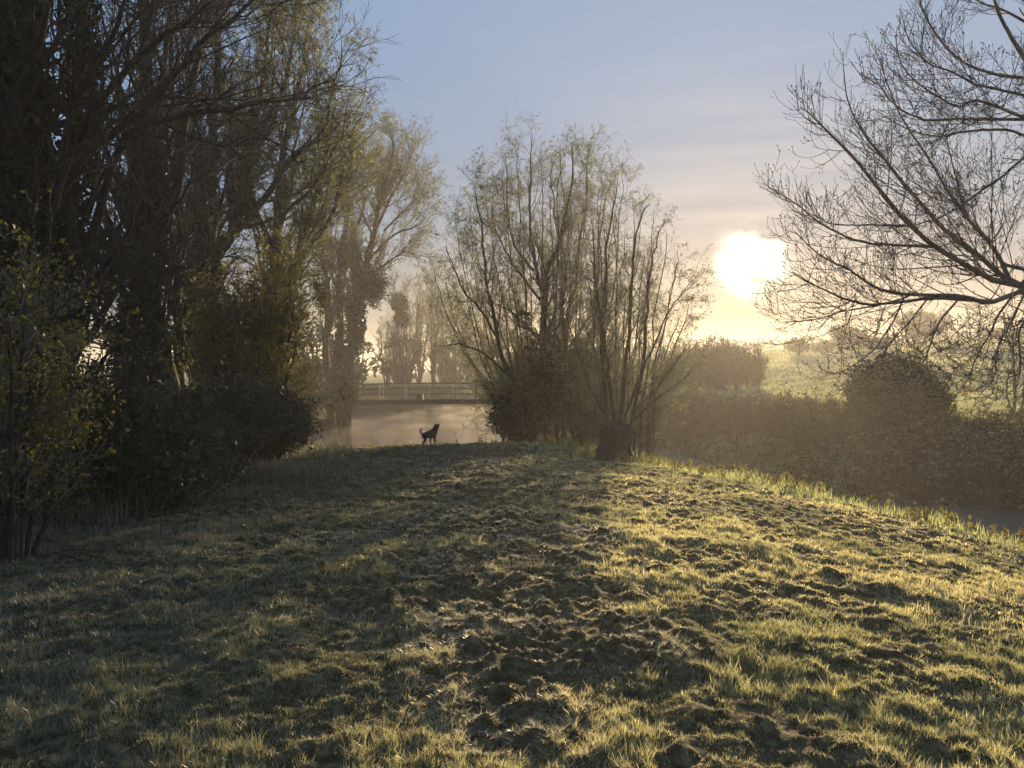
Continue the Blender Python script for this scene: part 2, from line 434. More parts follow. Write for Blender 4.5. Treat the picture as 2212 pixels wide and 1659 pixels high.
def zg(x, y): return float(terrain(np.array([x]), np.array([y]))[0])

def make_tree(name, label, stems, levels, leaf, bark=None, twig=None, leafmat=None, cat='tree', group=None, ivy=None, base=None, leaf_levels=(-1,), S0=8, extra=None, sw=.02):
    """stems: list of (points, r0, r1)"""
    bark = bark or M_BARK; twig = twig or M_TWIG; leafmat = leafmat or M_WLEAF
    b = np.asarray(base if base is not None else stems[0][0][0], float)
    root = thing(name, label, cat, tuple(b), group)
    K0 = 18
    P = np.stack([resample(s[0], K0) for s in stems])
    P[:, 1:] += rng.normal(size=(len(stems), K0-1, 3))*sw*np.linalg.norm(P[:, -1]-P[:, 0], axis=1)[:, None, None]*.18
    Rd = np.stack([s[1]*(1-np.linspace(0, 1, K0))**.8+s[2] for s in stems])
    kn = 1+rng.normal(size=Rd.shape)*.05; 
    mesh_obj('trunk', *tube(P, Rd*kn, S0), bark, root)
    cur = (P, Rd); allv = []; hist = []
    for li, lv in enumerate(levels):
        lv = dict(lv); S = lv.pop('S', 3 if li else 5)
        src = lv.pop('src', None)
        pp = cur if src is None else hist[src]
        cur = kids(*pp, **lv); hist.append(cur)
        if len(cur[0]): allv.append(tube(cur[0], cur[1], S))
    mesh_obj('branches', *joinVQ(allv), twig, root)
    if leaf:
        lp = []
        for ll in leaf_levels:
            lp.append(leaves(hist[ll][0], **leaf))
        if lp: mesh_obj('foliage', *joinVQ(lp), leafmat, root)
    if ivy:
        mesh_obj('ivy', *joinVQ([clump(*a) for a in ivy]), M_IVY, root)
    if extra: extra(root, hist)
    return root

def S(pts, d, r0, r1=.012, d2=None):
    """a stem drawn over the photo at depth d, leaning in depth to d2"""
    n = len(pts); d2 = d if d2 is None else d2
    return ([pt(u, v, d+(d2-d)*i/max(1, n-1)) for i, (u, v) in enumerate(pts)], r0, r1)
def SG(pts, d, r0, r1=.012, d2=None):
    """the same, rooted in the ground"""
    s = S(pts, d, r0, r1, d2); p = s[0][0]
    b = np.array([p[0], p[1], zg(p[0], p[1])-.15])
    if b[2] < p[2]-.3: s[0].insert(0, b)
    else: s[0][0] = b
    return s

# ------------------------------------------------------------------ centre willow
c4 = lambda L: [(a*.48+884.8, max(b, 0)*.48+221+50*(1-min(b, 900)/900)) for a, b in L]
WL = [dict(dens=2.7, t0=.14, ang=32, angsd=11, lmean=2.1, lsd=.6, rfrac=.42, K=7, wig=.09, up=.10, tipshrink=.7),
      dict(dens=3.9, t0=.12, ang=34, angsd=12, lmean=.95, lsd=.3, rfrac=.5, K=5, wig=.13, up=.04, rmin=.005, end=.4),
      dict(dens=6.5, t0=.1, ang=38, angsd=14, lmean=.5, lsd=.16, rfrac=.6, K=4, wig=.16, up=-.05, rmin=.003, end=.6)]
st = [SG(c4([(490, 1500), (520, 1370), (560, 1300), (600, 1200), (605, 1050), (610, 850), (612, 760), (640, 690), (680, 560), (715, 400), (735, 210), (730, 90)]), 29, .24),
      S(c4([(610, 860), (578, 790), (570, 700), (545, 560), (540, 400), (550, 200), (545, 65)]), 29, .10, d2=28),
      S(c4([(512, 1345), (440, 1200), (400, 1080), (380, 950), (350, 820), (332, 650), (325, 500), (305, 400), (295, 310)]), 29, .11, d2=27.5),
      S(c4([(400, 1080), (330, 950), (250, 850), (205, 730), (160, 620)]), 28.4, .05, d2=27),
      S(c4([(590, 890), (480, 730), (410, 590), (370, 470), (380, 320)]), 29, .06, d2=30.5),
      S(c4([(560, 740), (470, 610), (440, 420), (440, 250), (430, 170)]), 29, .05, d2=30),
      S(c4([(600, 1200), (655, 1050), (690, 900), (700, 700), (655, 500), (640, 300), (640, 170)]), 29, .08, d2=31),
      SG(c4([(700, 1440), (700, 1200), (720, 920), (750, 800), (762, 600), (790, 400), (800, 220), (815, 95)]), 31, .13),
      SG(c4([(760, 1440), (790, 1250), (805, 1100), (840, 960), (850, 700), (870, 450), (905, 290)]), 31, .11, d2=30),
      S(c4([(700, 1250), (780, 1100), (900, 950), (1000, 800), (1040, 650)]), 30.5, .06, d2=31),
      S(c4([(560, 1330), (450, 1230), (330, 1130), (230, 1090), (150, 1100)]), 29, .06, d2=27),
      S(c4([(605, 1100), (480, 960), (350, 900), (220, 900)]), 29, .05, d2=30),
      S(c4([(720, 1100), (800, 980), (880, 900), (940, 760), (980, 640)]), 31, .06, d2=33),
      SG(c4([(560, 1500), (640, 1300), (690, 1150), (680, 900), (700, 700), (720, 500), (690, 320), (670, 130)]), 30, .10, d2=31.5)]
st = [(p_, a_*.72, b_*.8) for p_, a_, b_ in st]
for uu, vv, u0, v0, um in [(985, 440, 1120, 900, 1020), (1015, 410, 1130, 800, 1070), (1050, 370, 1150, 850, 1100), (1085, 320, 1160, 800, 1125), (1115, 285, 1165, 760, 1140), (1170, 285, 1180, 800, 1175), (1205, 320, 1200, 820, 1205), (1235, 280, 1215, 850, 1225), (1268, 285, 1225, 850, 1250), (1300, 330, 1235, 900, 1270), (1325, 390, 1245, 900, 1290), (1190, 360, 1210, 880, 1195), (1350, 460, 1250, 900, 1310), (1000, 560, 1110, 900, 1040), (1090, 450, 1170, 900, 1120), (1250, 400, 1235, 900, 1245), (960, 560, 1110, 900, 0), (975, 660, 1105, 860, 0), (1045, 600, 1130, 890, 0), (1110, 560, 1150, 880, 0), (1290, 560, 1250, 880, 0), (1340, 650, 1255, 900, 0), (1300, 740, 1250, 910, 0), (1090, 640, 1140, 880, 0), (1345, 350, 1255, 880, 0), (1385, 420, 1262, 890, 0), (1410, 520, 1265, 900, 0), (1310, 470, 1250, 880, 0), (1140, 340, 1165, 880, 0), (940, 560, 1095, 870, 0), (1020, 500, 1120, 890, 0), (1400, 620, 1265, 900, 0), (1130, 450, 1160, 880, 0), (1215, 430, 1215, 880, 0)]:
    dd_ = rng.uniform(28, 33); vv += 22
    u0 += (uu-u0)*(.26 if uu > 1060 else .06)
    st.append(SG([(u0, 935), (u0+(uu-u0)*.12, v0), (u0+(uu-u0)*.62, v0+(vv-v0)*.42), (u0+(uu-u0)*.92, v0+(vv-v0)*.8), (uu, vv+12)], 30, .040, .006, dd_))
make_tree('willow_tree', 'tall many-stemmed willow with leaning dark trunk, in the centre beside the misty water',
          st, WL, dict(per=5.6, size=.078, width=.022, droop=.35, spread=.03), leaf_levels=(-1, -2), bark=M_BARK,
          ivy=[(pt(1190, 800, 29), (.9, .8, 1.4), 5000, .09, .07, .5, 4), (pt(1120, 900, 29), (1.1, .9, .9), 5000, .09, .07, .5, 5), (pt(1130, 690, 29.5), (.35, .35, .35), 500, .07, .05)])

# pollard stump and its tall shoots: one thing
st = [S(c4([(890, 1440), (872, 1200), (862, 1000), (880, 850), (890, 600), (915, 420), (940, 270)]), 20, .075, .006, d2=20.5),
      S(c4([(925, 1440), (892, 1200), (872, 1050), (845, 900), (830, 650), (820, 480)]), 20, .07, .006, d2=19),
      S(c4([(945, 1440), (975, 1200), (985, 1000), (1000, 800), (1012, 600), (1050, 450), (1085, 400)]), 20, .07, .006),
      S(c4([(1000, 1440), (1050, 1150), (1065, 950), (1080, 750), (1110, 600), (1150, 470)]), 20, .06, .006, d2=20.6),
      S(c4([(1000, 1480), (1010, 1400), (1100, 1300), (1190, 1180), (1290, 1060)]), 20.1, .03, .005, d2=21),
      S(c4([(900, 1440), (800, 1250), (730, 1050), (680, 900)]), 20, .03, .005, d2=19.3),
      S(c4([(960, 1440), (1080, 1130), (1180, 920), (1270, 790)]), 20, .035, .005, d2=21),
      S(c4([(1000, 1440), (1120, 1330), (1230, 1250), (1290, 1190)]), 20, .03, .005, d2=20)]
stump_base = pt(1326, 985, 20); stump_base[2] = zg(stump_base[0], stump_base[1])
st = [(p_, a_*.8, b_) for p_, a_, b_ in st]
WL2 = [dict(dens=4.2, t0=.08, ang=38, angsd=11, lmean=1.05, lsd=.4, rfrac=.42, K=6, wig=.09, up=.05, rmin=.005, tipshrink=.8),
       dict(dens=5.8, t0=.1, ang=36, angsd=12, lmean=.6, lsd=.2, rfrac=.5, K=4, wig=.13, up=.0, rmin=.0035, end=.5),
       dict(dens=6.0, t0=.1, ang=38, angsd=14, lmean=.30, lsd=.08, rfrac=.6, K=3, wig=.16, up=-.03, rmin=.0026, end=.6)]
def stump_extra(root, hist):
    th = np.linspace(0, 2*np.pi, 49)[:-1]; zz = np.linspace(-.25, 1, 15)
    H = 1.02
    TH, ZZ = np.meshgrid(th, zz)
    prof = np.interp(ZZ, [-.25, 0, .12, .35, .7, .93, 1.0], [.85, .72, .58, .44, .35, .39, .30])
    flute = 1+.10*np.sin(TH*5+ZZ*2)+.05*np.sin(TH*11+1+ZZ*3)+(fbm(np.cos(TH)*3+5, np.sin(TH)*3+ZZ*4+5, 3)-.5)*.55+(fbm(np.cos(TH)*7+5, np.sin(TH)*7+ZZ*9+5, 4)-.5)*.45*(.3+np.clip(ZZ, 0, 1))+np.clip(.3-ZZ, 0, 1)*.28*np.sin(TH*4+.6)
    rr = prof*flute
    X = stump_base[0]+rr*np.cos(TH); Y = stump_base[1]+rr*np.sin(TH); Z = stump_base[2]+ZZ*H+(fbm(np.cos(TH)*2.5+9, np.sin(TH)*2.5+9, 8)-.5)*.5*np.clip(ZZ, 0, 1)**2
    V = np.stack([X, Y, Z], -1).reshape(-1, 3); n = 48
    i = np.arange(15*n).reshape(15, n)
    Q = np.stack([i[:-1], np.roll(i[:-1], -1, 1), np.roll(i[1:], -1, 1), i[1:]], -1).reshape(-1, 4)
    top = i[-1]; V = np.concatenate([V, [[stump_base[0], stump_base[1], stump_base[2]+H*1.02]]]); c = len(V)-1
    Q2 = np.stack([top, np.roll(top, -1), np.full(n, c), np.full(n, c)], -1)[:0]
    # crown cap as inner rings
    V2 = V[top].copy(); V2 = (V2-stump_base)*[.5, .5, 1]+stump_base+[0, 0, .05]
    o = len(V); V = np.concatenate([V, V2]); j = np.arange(o, o+n)
    Q3 = np.stack([top, np.roll(top, -1), np.roll(j, -1), j], -1)
    V3 = (V2-stump_base)*[.05, .05, 1]+stump_base; o = len(V); V = np.concatenate([V, V3]); k = np.arange(o, o+n)
    Q4 = np.stack([j, np.roll(j, -1), np.roll(k, -1), k], -1)
    mesh_obj('stump', V, np.concatenate([Q, Q3, Q4]), M_BARK, root)
make_tree('pollard_willow', 'pollarded willow: squat wide stump on the bank with slender leafy shoots rising from its top',
          st, WL2, dict(per=4.2, size=.058, width=.018, droop=.3, spread=.02), leaf_levels=(-1, -2), bark=M_BARK, base=stump_base, extra=stump_extra)

# slender willow standing behind the stump
st = []
for uu, vv, um in [(1290, 400, 1300), (1330, 430, 1315), (1370, 425, 1340), (1410, 440, 1370), (1440, 480, 1390), (1460, 560, 1400), (1470, 660, 1410), (1390, 520, 1360), (1265, 520, 1290), (1350, 600, 1335), (1430, 720, 1390), (1480, 740, 1400), (1490, 640, 1400), (1465, 520, 1400)]:
    u0 = 1335+(uu-1335)*.5
    st.append(SG([(u0, 960), (u0+(uu-u0)*.1, 850), (u0+(uu-u0)*.55, 850+(vv-850)*.45), (u0+(uu-u0)*.9, 850+(vv-850)*.8), (uu, vv+16)], 25.5, .035, .005, rng.uniform(24.5, 27)))
make_tree('willow_tree', 'slender many-stemmed willow directly behind the pollard stump, shorter right shoulder of the central clump',
          st, [dict(WL2[0], dens=3.0, lmean=1.35), dict(WL2[1], lmean=.75), dict(WL2[2], lmean=.36)], dict(per=4.2, size=.068, width=.02, droop=.3, spread=.025), leaf_levels=(-1, -2))

# ------------------------------------------------------------------ right bare tree, trunk just outside the frame
c5 = lambda L: [((1567+(a-1567)*.93)*.48+1460, b*.48) for a, b in L]
D0 = 10.0
limbs = [
 ([(1567,1290),(1400,1255),(1150,1120),(1000,1010),(880,880),(760,740),(640,620),(560,560),(480,490)], .085, 9.2),
 ([(1567,1290),(1480,1260),(1350,1160),(1150,1010),(1020,880),(880,720),(780,600),(700,450),(680,270)], .080, 10.8),
 ([(1500,1270),(1420,1130),(1300,1000),(1200,880),(1080,700),(960,540),(900,400),(840,250)], .060, 11.8),
 ([(1567,1300),(1480,1340),(1380,1360),(1250,1330),(1100,1330),(950,1320),(850,1295),(700,1210),(560,1140),(450,1040)], .070, 9.0),
 ([(1380,1355),(1100,1345),(950,1365),(800,1370),(650,1330),(500,1260),(450,1230)], .045, 8.4),
 ([(1000,1335),(860,1375),(700,1400),(540,1440),(400,1450)], .022, 9.4),
 ([(1150,1115),(950,1105),(800,1095),(680,1060),(550,990),(460,920),(300,830)], .040, 10.2),
 ([(1030,1020),(800,1015),(640,1010),(520,960)], .022, 9.0),
 ([(1567,1215),(1450,1180),(1400,1090),(1300,1000),(1240,850),(1200,700),(1150,500)], .045, 11.5),
 ([(1567,540),(1480,510),(1400,480),(1310,460),(1240,490),(1150,450),(1050,390),(960,300),(930,170)], .045, 9.5),
 ([(1567,545),(1350,545),(1250,540),(1100,550),(980,510),(900,450),(820,340)], .040, 8.8),
 ([(1567,620),(1450,590),(1250,600),(1150,620),(1000,590),(880,530)], .035, 10.6),
 ([(1567,360),(1450,350),(1300,310),(1200,250),(1100,130),(1050,30),(1030,-80)], .045, 10.0),
 ([(1567,290),(1500,200),(1440,100),(1400,0),(1380,-150),(1300,-300)], .060, 10.0),
 ([(1567,440),(1420,410),(1300,380),(1200,330),(1100,300),(1000,200),(960,80)], .035, 9.2),
 ([(1567,700),(1450,800),(1340,870),(1200,960),(1050,1010),(900,1030)], .035, 8.5),
 ([(1500,1340),(1440,1420),(1400,1500),(1340,1600),(1300,1700),(1230,1790)], .026, 9.4),
 ([(1250,1340),(1150,1460),(1110,1560),(1060,1660),(960,1760)], .024, 9.0),
 ([(1567,1320),(1500,1450),(1440,1560),(1420,1700),(1330,1800)], .026, 8.8),
 ([(980,1345),(930,1450),(850,1560),(750,1640),(640,1690)], .020, 9.2),
 ([(1100,1340),(1000,1460),(930,1530),(860,1640)], .018, 9.8),
 ([(1500,10),(1400,-60),(1250,-150),(1100,-260)], .04, 9.4),
 ([(1567,120),(1450,60),(1350,30),(1250,-30),(1200,-150)], .035, 10.6),
 ([(1600,1400),(1540,1500),(1550,1640),(1520,1780)], .030, 9.2)]
st = [S(c5(L), D0, r*.41, .004, d2) for L, r, d2 in limbs]
trunkp = np.array([9.4, 10.6, zg(9.4, 10.6)-.2])
st.insert(0, ([trunkp, trunkp+[-.1, -.1, 2], [8.9, 10.3, 2.8], [8.7, 10.2, 5], [8.5, 10.1, 7.5], [8.1, 10, 10]], .28, .09))
def link(u, v, zt, r):           # from the trunk to where limbs enter the picture
    e = pt(*c5([(u, v)])[0], D0); tz = np.interp(zt, [0, 10], [0, 10]); s = np.array([np.interp(zt, [2.8, 5, 7.5, 10], [8.9, 8.7, 8.5, 8.1]), 10.2, zt])
    return ([s, (s+e)/2+[0, 0, -.05], e], r*.3, r)
st += [link(1567, 1290, 2.2, .11), link(1567, 540, 4.4, .045), link(1567, 360, 5.2, .04), link(1567, 290, 5.6, .045), link(1567, 620, 4.2, .035), link(1567, 700, 4.0, .03), link(1567, 440, 4.9, .03), link(1567, 1215, 2.6, .045), link(1600, 1400, 1.9, .04), link(1567, 120, 6.2, .05)]
AL = [dict(dens=7.5, t0=.08, ang=40, angsd=12, lmean=1.15, lsd=.4, rfrac=.30, K=7, wig=.07, up=.03, upramp=.16, rmin=.005, end=.45, flat=-.1, tipshrink=.85),
      dict(dens=9, t0=.10, ang=44, angsd=12, lmean=.44, lsd=.14, rfrac=.50, K=6, wig=.07, up=.02, upramp=.30, rmin=.0036, end=.6, flat=-.3),
      dict(dens=5.5, t0=.3, ang=40, angsd=14, lmean=.17, lsd=.05, rfrac=.7, K=4, wig=.06, up=.05, upramp=.35, rmin=.0030, end=.8)]
def buds(root, hist):
    parts = []
    for h in (hist[1], hist[2]):
        tip = h[0][:, -1]; d = nz(h[0][:, -1]-h[0][:, -2])
        parts.append(leaf_quads(tip-d*.005, d, .022, .012, .2)); parts.append(leaf_quads(tip-d*.005, d, .022, .012, .2))
        P_ = h[0]
        parts.append(leaves(P_, 1.2, .014, .010, .002, 0, .2, .3, .2))
    # a few hanging keys
    sel = rng.random(len(hist[2][0])) < .06
    t = hist[2][0][sel][:, -1]
    for k in range(4):
        p = t+rng.normal(size=t.shape)*[.03, .03, .02]; parts.append(leaf_quads(p, nz(np.array([[0, 0, -1.]])+rng.normal(size=t.shape)*.12), .045, .010, .15))
    mesh_obj('buds', *joinVQ(parts), M_TWIG, root)
make_tree('bare_tree', 'large bare tree reaching in from the right edge across the bright sun',
          st, AL, None, bark=M_BARKG, twig=M_BARKG, extra=buds, base=trunkp, sw=.008)

# ------------------------------------------------------------------ left trees
NB = [dict(dens=4.6, t0=.10, ang=40, angsd=15, lmean=1.7, lsd=.5, rfrac=.4, K=7, wig=.14, up=.05, rmin=.007),
      dict(dens=6.0, t0=.1, ang=42, angsd=15, lmean=.7, lsd=.25, rfrac=.5, K=5, wig=.18, up=.03, rmin=.0045, end=.5),
      dict(dens=5.0, t0=.1, ang=42, angsd=15, lmean=.32, lsd=.1, rfrac=.6, K=4, wig=.2, up=.02, rmin=.003, end=.6)]
st = [SG([(60, 1090), (66, 850), (70, 600), (62, 300), (56, 0), (40, -350)], 9.0, .22, .05),
      SG([(20, 1090), (15, 800), (10, 500), (20, 200), (30, -100)], 9.4, .16, .04),
      SG([(105, 1060), (118, 850), (148, 620), (166, 350), (188, 0), (205, -300)], 9.3, .10, .03),
      S([(70, 560), (176, 352), (308, 246), (396, 154), (475, 66), (563, 0), (640, -90)], 9.0, .055, .006, d2=10),
      S([(110, 880), (200, 480), (273, 308), (352, 268), (440, 250), (519, 238), (585, 222), (638, 220), (680, 190), (735, 165)], 9.3, .055, .004, d2=11),
      S([(66, 500), (130, 380), (160, 250), (230, 120), (280, 0), (330, -120)], 9, .05, .008, d2=8.4),
      S([(60, 420), (40, 250), (100, 80), (130, -60)], 9, .06, .01, d2=8),
      S([(120, 840), (210, 700), (270, 600), (330, 500), (400, 420), (430, 330)], 9.3, .045, .006, d2=10.5),
      S([(150, 600), (230, 560), (330, 560), (420, 500), (500, 430)], 9.3, .03, .005, d2=11),
      S([(352, 268), (420, 300), (500, 320), (560, 300), (650, 330), (760, 300)], 9.8, .018, .004, d2=11),
      S([(166, 350), (240, 200), (340, 100), (430, 40), (520, -40)], 9.3, .04, .006, d2=8.6),
      S([(60, 700), (150, 640), (240, 560), (290, 470), (310, 380)], 9.0, .04, .006, d2=8.2)]
make_tree('ivy_covered_tree', 'near-black tree at the left edge with ivied trunks and long limbs arching right',
          st, NB, None, bark=M_BARK, twig=M_BARK,
          ivy=[(pt(58, 500, 9), (.30, .3, 2.7), 9000, .07, .055, .5, 7), (pt(15, 400, 9.3), (.3, .3, 3.0), 8000, .07, .055, .5, 8), (pt(40, 60, 9), (.32, .3, 1.6), 5000, .07, .055, .5, 9), (pt(110, 950, 9), (.28, .25, .9), 3500, .06, .05, .4, 2), (pt(150, 560, 9.4), (.20, .2, 1.5), 3500, .06, .05, .5, 61), (pt(182, 150, 9.4), (.18, .2, 1.5), 3000, .06, .05, .5, 62), (pt(20, 150, 9.6), (.34, .3, 2.2), 6000, .07, .055, .5, 63)])

LB = [dict(dens=4.0, t0=.25, ang=36, angsd=14, lmean=2.2, lsd=.8, rfrac=.42, K=7, wig=.13, up=.08, rmin=.01),
      dict(dens=4.8, t0=.1, ang=36, angsd=14, lmean=1.05, lsd=.35, rfrac=.5, K=5, wig=.15, up=.05, rmin=.006, end=.4),
      dict(dens=5.0, t0=.1, ang=38, angsd=14, lmean=.45, lsd=.14, rfrac=.6, K=4, wig=.18, up=.02, rmin=.0038, end=.6)]
make_tree('ivy_covered_tree', 'dark ivy-covered tree behind the left-edge tree, thick straight trunk with a shaggy ivy sleeve',
          [SG([(296, 980), (300, 800), (312, 600), (306, 350), (315, 100), (320, -200)], 15, .20, .04),
           S([(310, 640), (245, 520), (215, 380), (225, 200), (215, 0)], 15, .09, .015, d2=16),
           S([(306, 560), (380, 430), (400, 280), (430, 120), (430, -60)], 15, .09, .015, d2=14),
           S([(312, 760), (215, 690), (170, 560), (120, 420)], 15, .07, .01, d2=14.5),
           S([(310, 350), (350, 200), (370, 50), (400, -150)], 15, .07, .012, d2=16)],
          LB, None, twig=M_BARK, ivy=[(pt(322, 480, 15), (.34, .34, 1.9), 6500, .08, .06, .5, 3), (pt(300, 780, 15), (.45, .4, 1.3), 7000, .08, .06, .5, 6), (pt(225, 560, 15.2), (.5, .4, .7), 2500, .08, .06, .6, 1)])
make_tree('forked_tree', 'dark forked tree with a bowed trunk crossing the pale sky gap on the left',
          [SG([(375, 900), (368, 810), (340, 705), (308, 575), (290, 430), (270, 250)], 19, .20, .03),
           SG([(392, 900), (386, 730), (384, 570), (390, 400), (380, 200), (370, 0)], 19.5, .13, .03),
           S([(352, 740), (300, 770), (260, 850)], 19, .05, .02, d2=18),
           S([(368, 800), (300, 800), (255, 760), (200, 740)], 19, .06, .01, d2=18),
           S([(384, 620), (450, 560), (470, 470), (500, 350), (500, 200)], 19.5, .09, .015, d2=20.5),
           S([(345, 700), (420, 720), (500, 690), (560, 700)], 19, .05, .008, d2=18.5),
           S([(390, 420), (340, 300), (330, 150), (350, 0)], 19.5, .07, .015, d2=19)],
          LB, dict(per=1.4, size=.06, width=.03), twig=M_BARK, leafmat=M_DLEAF)
WLl = [dict(dens=4.2, t0=.25, ang=30, angsd=10, lmean=2.6, lsd=.8, rfrac=.42, K=7, wig=.10, up=.12, rmin=.01, tipshrink=.8),
       dict(dens=4.6, t0=.1, ang=32, angsd=12, lmean=1.2, lsd=.4, rfrac=.5, K=5, wig=.13, up=.05, rmin=.006, end=.4),
       dict(dens=5.4, t0=.1, ang=36, angsd=14, lmean=.5, lsd=.14, rfrac=.6, K=4, wig=.16, up=.02, rmin=.0038, end=.6)]
lw = dict(per=6, size=.085, width=.03, droop=.1, spread=.03)
make_tree('willow_tree', 'tall willow in the left grove whose yellow-green crown rises out of the top',
          [SG([(440, 900), (432, 760), (440, 600), (450, 430), (470, 250), (480, 60), (490, -150)], 22, .22, .03),
           S([(436, 640), (500, 500), (528, 400), (560, 250), (580, 100), (600, -80)], 22, .12, .02, d2=23),
           S([(442, 560), (540, 470), (634, 343), (700, 290), (720, 210), (740, 130)], 22, .11, .012, d2=23),
           S([(450, 430), (420, 300), (410, 150), (420, -20)], 22, .09, .02, d2=21),
           S([(560, 300), (620, 180), (640, 60), (650, -60)], 22.6, .06, .012, d2=23.5),
           S([(500, 500), (600, 470), (680, 400), (720, 330), (752, 275)], 22.4, .06, .01, d2=23)],
          WLl, lw, leaf_levels=(-1, -2), ivy=[(pt(436, 740, 22), (.5, .45, 1.5), 6000, .08, .06, .5, 12), (pt(446, 520, 22), (.38, .4, 2.2), 6000, .08, .06, .5, 71), (pt(520, 430, 22.5), (.4, .4, .9), 2500, .08, .06, .6, 72)])
make_tree('willow_tree', 'willow with two straight trunks behind the golden hornbeam, crown against open sky',
          [SG([(578, 930), (576, 740), (590, 560), (610, 400), (635, 250), (660, 110), (675, 30)], 25, .20, .02),
           SG([(618, 930), (612, 700), (640, 560), (685, 430), (712, 300), (728, 210)], 25.5, .15, .015),
           S([(612, 620), (680, 520), (730, 440), (745, 350), (765, 300)], 25.5, .08, .01, d2=26.5),
           S([(590, 540), (540, 400), (530, 260), (545, 100)], 25, .08, .012, d2=24),
           S([(640, 560), (700, 500), (740, 420), (770, 400)], 25.5, .05, .01, d2=27),
           S([(640, 250), (590, 150), (600, 20), (610, -100)], 25, .05, .01, d2=26)],
          WLl, lw, leaf_levels=(-1, -2))
make_tree('willow_tree', 'slender tree carrying a big dark ball of mistletoe, left of the footbridge',
          [SG([(715, 930), (704, 760), (712, 640), (700, 560), (680, 460), (665, 380)], 50, .22, .03),
           SG([(735, 930), (736, 700), (738, 560), (750, 470), (760, 380), (770, 300)], 50.5, .22, .03),
           SG([(748, 930), (765, 690), (790, 600), (810, 500), (830, 420), (850, 330), (846, 290)], 50, .26, .02),
           S([(812, 500), (850, 420), (880, 370), (888, 325)], 50, .09, .015),
           S([(800, 560), (850, 510), (900, 490), (922, 468)], 50, .08, .015, d2=49),
           S([(795, 600), (850, 560), (880, 545), (905, 560)], 50, .07, .015, d2=51),
           S([(830, 500), (880, 450), (905, 425)], 50, .06, .012, d2=49),
           S([(735, 640), (700, 540), (690, 440), (700, 340)], 50.5, .12, .015, d2=52),
           S([(740, 560), (780, 470), (800, 380), (810, 330)], 50.5, .12, .015, d2=52)],
          [dict(dens=3.3, t0=.15, ang=28, angsd=9, lmean=3.4, lsd=.9, rfrac=.4, K=7, wig=.09, up=.12, rmin=.02, tipshrink=.75),
           dict(dens=3.2, t0=.1, ang=30, angsd=10, lmean=1.7, lsd=.45, rfrac=.5, K=5, wig=.12, up=.05, rmin=.010, end=.4),
           dict(dens=4.0, t0=.1, ang=34, angsd=12, lmean=.7, lsd=.2, rfrac=.6, K=4, wig=.14, up=.02, rmin=.0065, end=.6)],
          dict(per=5, size=.12, width=.045, spread=.05), leaf_levels=(-1,), ivy=[(pt(735, 790, 50), (.42, .4, 2.6), 3500, .16, .11, .8, 51), (pt(768, 700, 50), (.55, .5, 1.8), 4000, .16, .11, .7, 52), (pt(738, 850, 49.5), (.9, .8, 1.3), 5000, .16, .11, .7, 54)])
mist = mesh_obj('mistletoe_ball', *joinVQ([clump(pt(803, 618, 49.6), (1.05, 1.0, 1.25), 7500, .15, .05, .8, 21, .95), tube(*grow(np.tile(pt(803, 618, 49.6), (260, 1)), rng.normal(size=(260, 3)), rng.uniform(.8, 1.5, 260), np.full(260, .012), 5, .12, 0), 3)]), M_IVY)
tag(mist, 'big round dark ball of mistletoe high in the tree left of the footbridge', 'mistletoe')
for u, v, r, lab in [(862, 655, .5, 'small dark mistletoe tuft in the hazy trees left of the footbridge, upper of the two'), (868, 690, .42, 'small dark mistletoe tuft in the hazy trees left of the footbridge, lower of the two')]:
    tag(mesh_obj('mistletoe_ball', *clump(pt(u, v, 74), (r*1.5, r*1.4, r*1.6), 1800, .2, .12, .4, 3, .8), M_IVY), lab, 'mistletoe', 'small mistletoe tufts')

# ------------------------------------------------------------------ shrubs
def shrub(name, label, u, v, d, h, spread_, nst, leafmat, leaf, group=None, dens=(4, 5, 4), cat='shrub', lean=0.0, bark=None, rs=.03, depth=1.0, up=.05, fill=0, fs=.055):
    b = pt(u, v, d); b[2] = zg(b[0], b[1])
    st = []
    for i in range(nst):
        a = rng.uniform(0, 2*np.pi); q = rng.uniform(.15, 1)
        ex = np.cos(a)*spread_*q; ey = np.sin(a)*spread_*q*depth; hh = h*rng.uniform(.72, 1.0)*(1-.28*q*q)
        s0 = b+np.array([ex*.18, ey*.18, -.1])
        st.append(([s0, b+[ex*.45+lean*hh*.3, ey*.45, hh*.4], b+[ex*.85+lean*hh*.7, ey*.85, hh*.78], b+[ex+lean*hh, ey, hh]], rs*rng.uniform(.6, 1.1), .005))
    lv = [dict(dens=dens[0], t0=.12, ang=45, angsd=14, lmean=h*.24, lsd=h*.08, rfrac=.5, K=6, wig=.12, up=up, rmin=.005),
          dict(dens=dens[1], t0=.1, ang=42, angsd=14, lmean=h*.12, lsd=h*.04, rfrac=.6, K=4, wig=.15, up=up*.5, rmin=.0035, end=.5),
          dict(dens=dens[2], t0=.1, ang=42, angsd=14, lmean=h*.06, lsd=h*.02, rfrac=.6, K=3, wig=.15, up=0, rmin=.003, end=.6)]
    ex = None
    if fill:
        def ex(root, hist):
            parts = []
            for i in range(7):
                a = rng.uniform(0, 6.28); q = rng.uniform(.1, .55)*spread_
                parts.append(clump(b+[np.cos(a)*q, np.sin(a)*q, h*rng.uniform(.3, .68)], (spread_*.5, spread_*.5, h*.28), fill//7, fs, fs*.6, .45, i+3, .9))
            mesh_obj('inner_foliage', *joinVQ(parts), leafmat, root)
    return make_tree(name, label, st, lv, leaf, bark=bark or M_BARK, twig=M_TWIG, leafmat=leafmat, cat=cat, group=group, base=b, leaf_levels=(-1, -2) if leaf else (), S0=5, extra=ex)
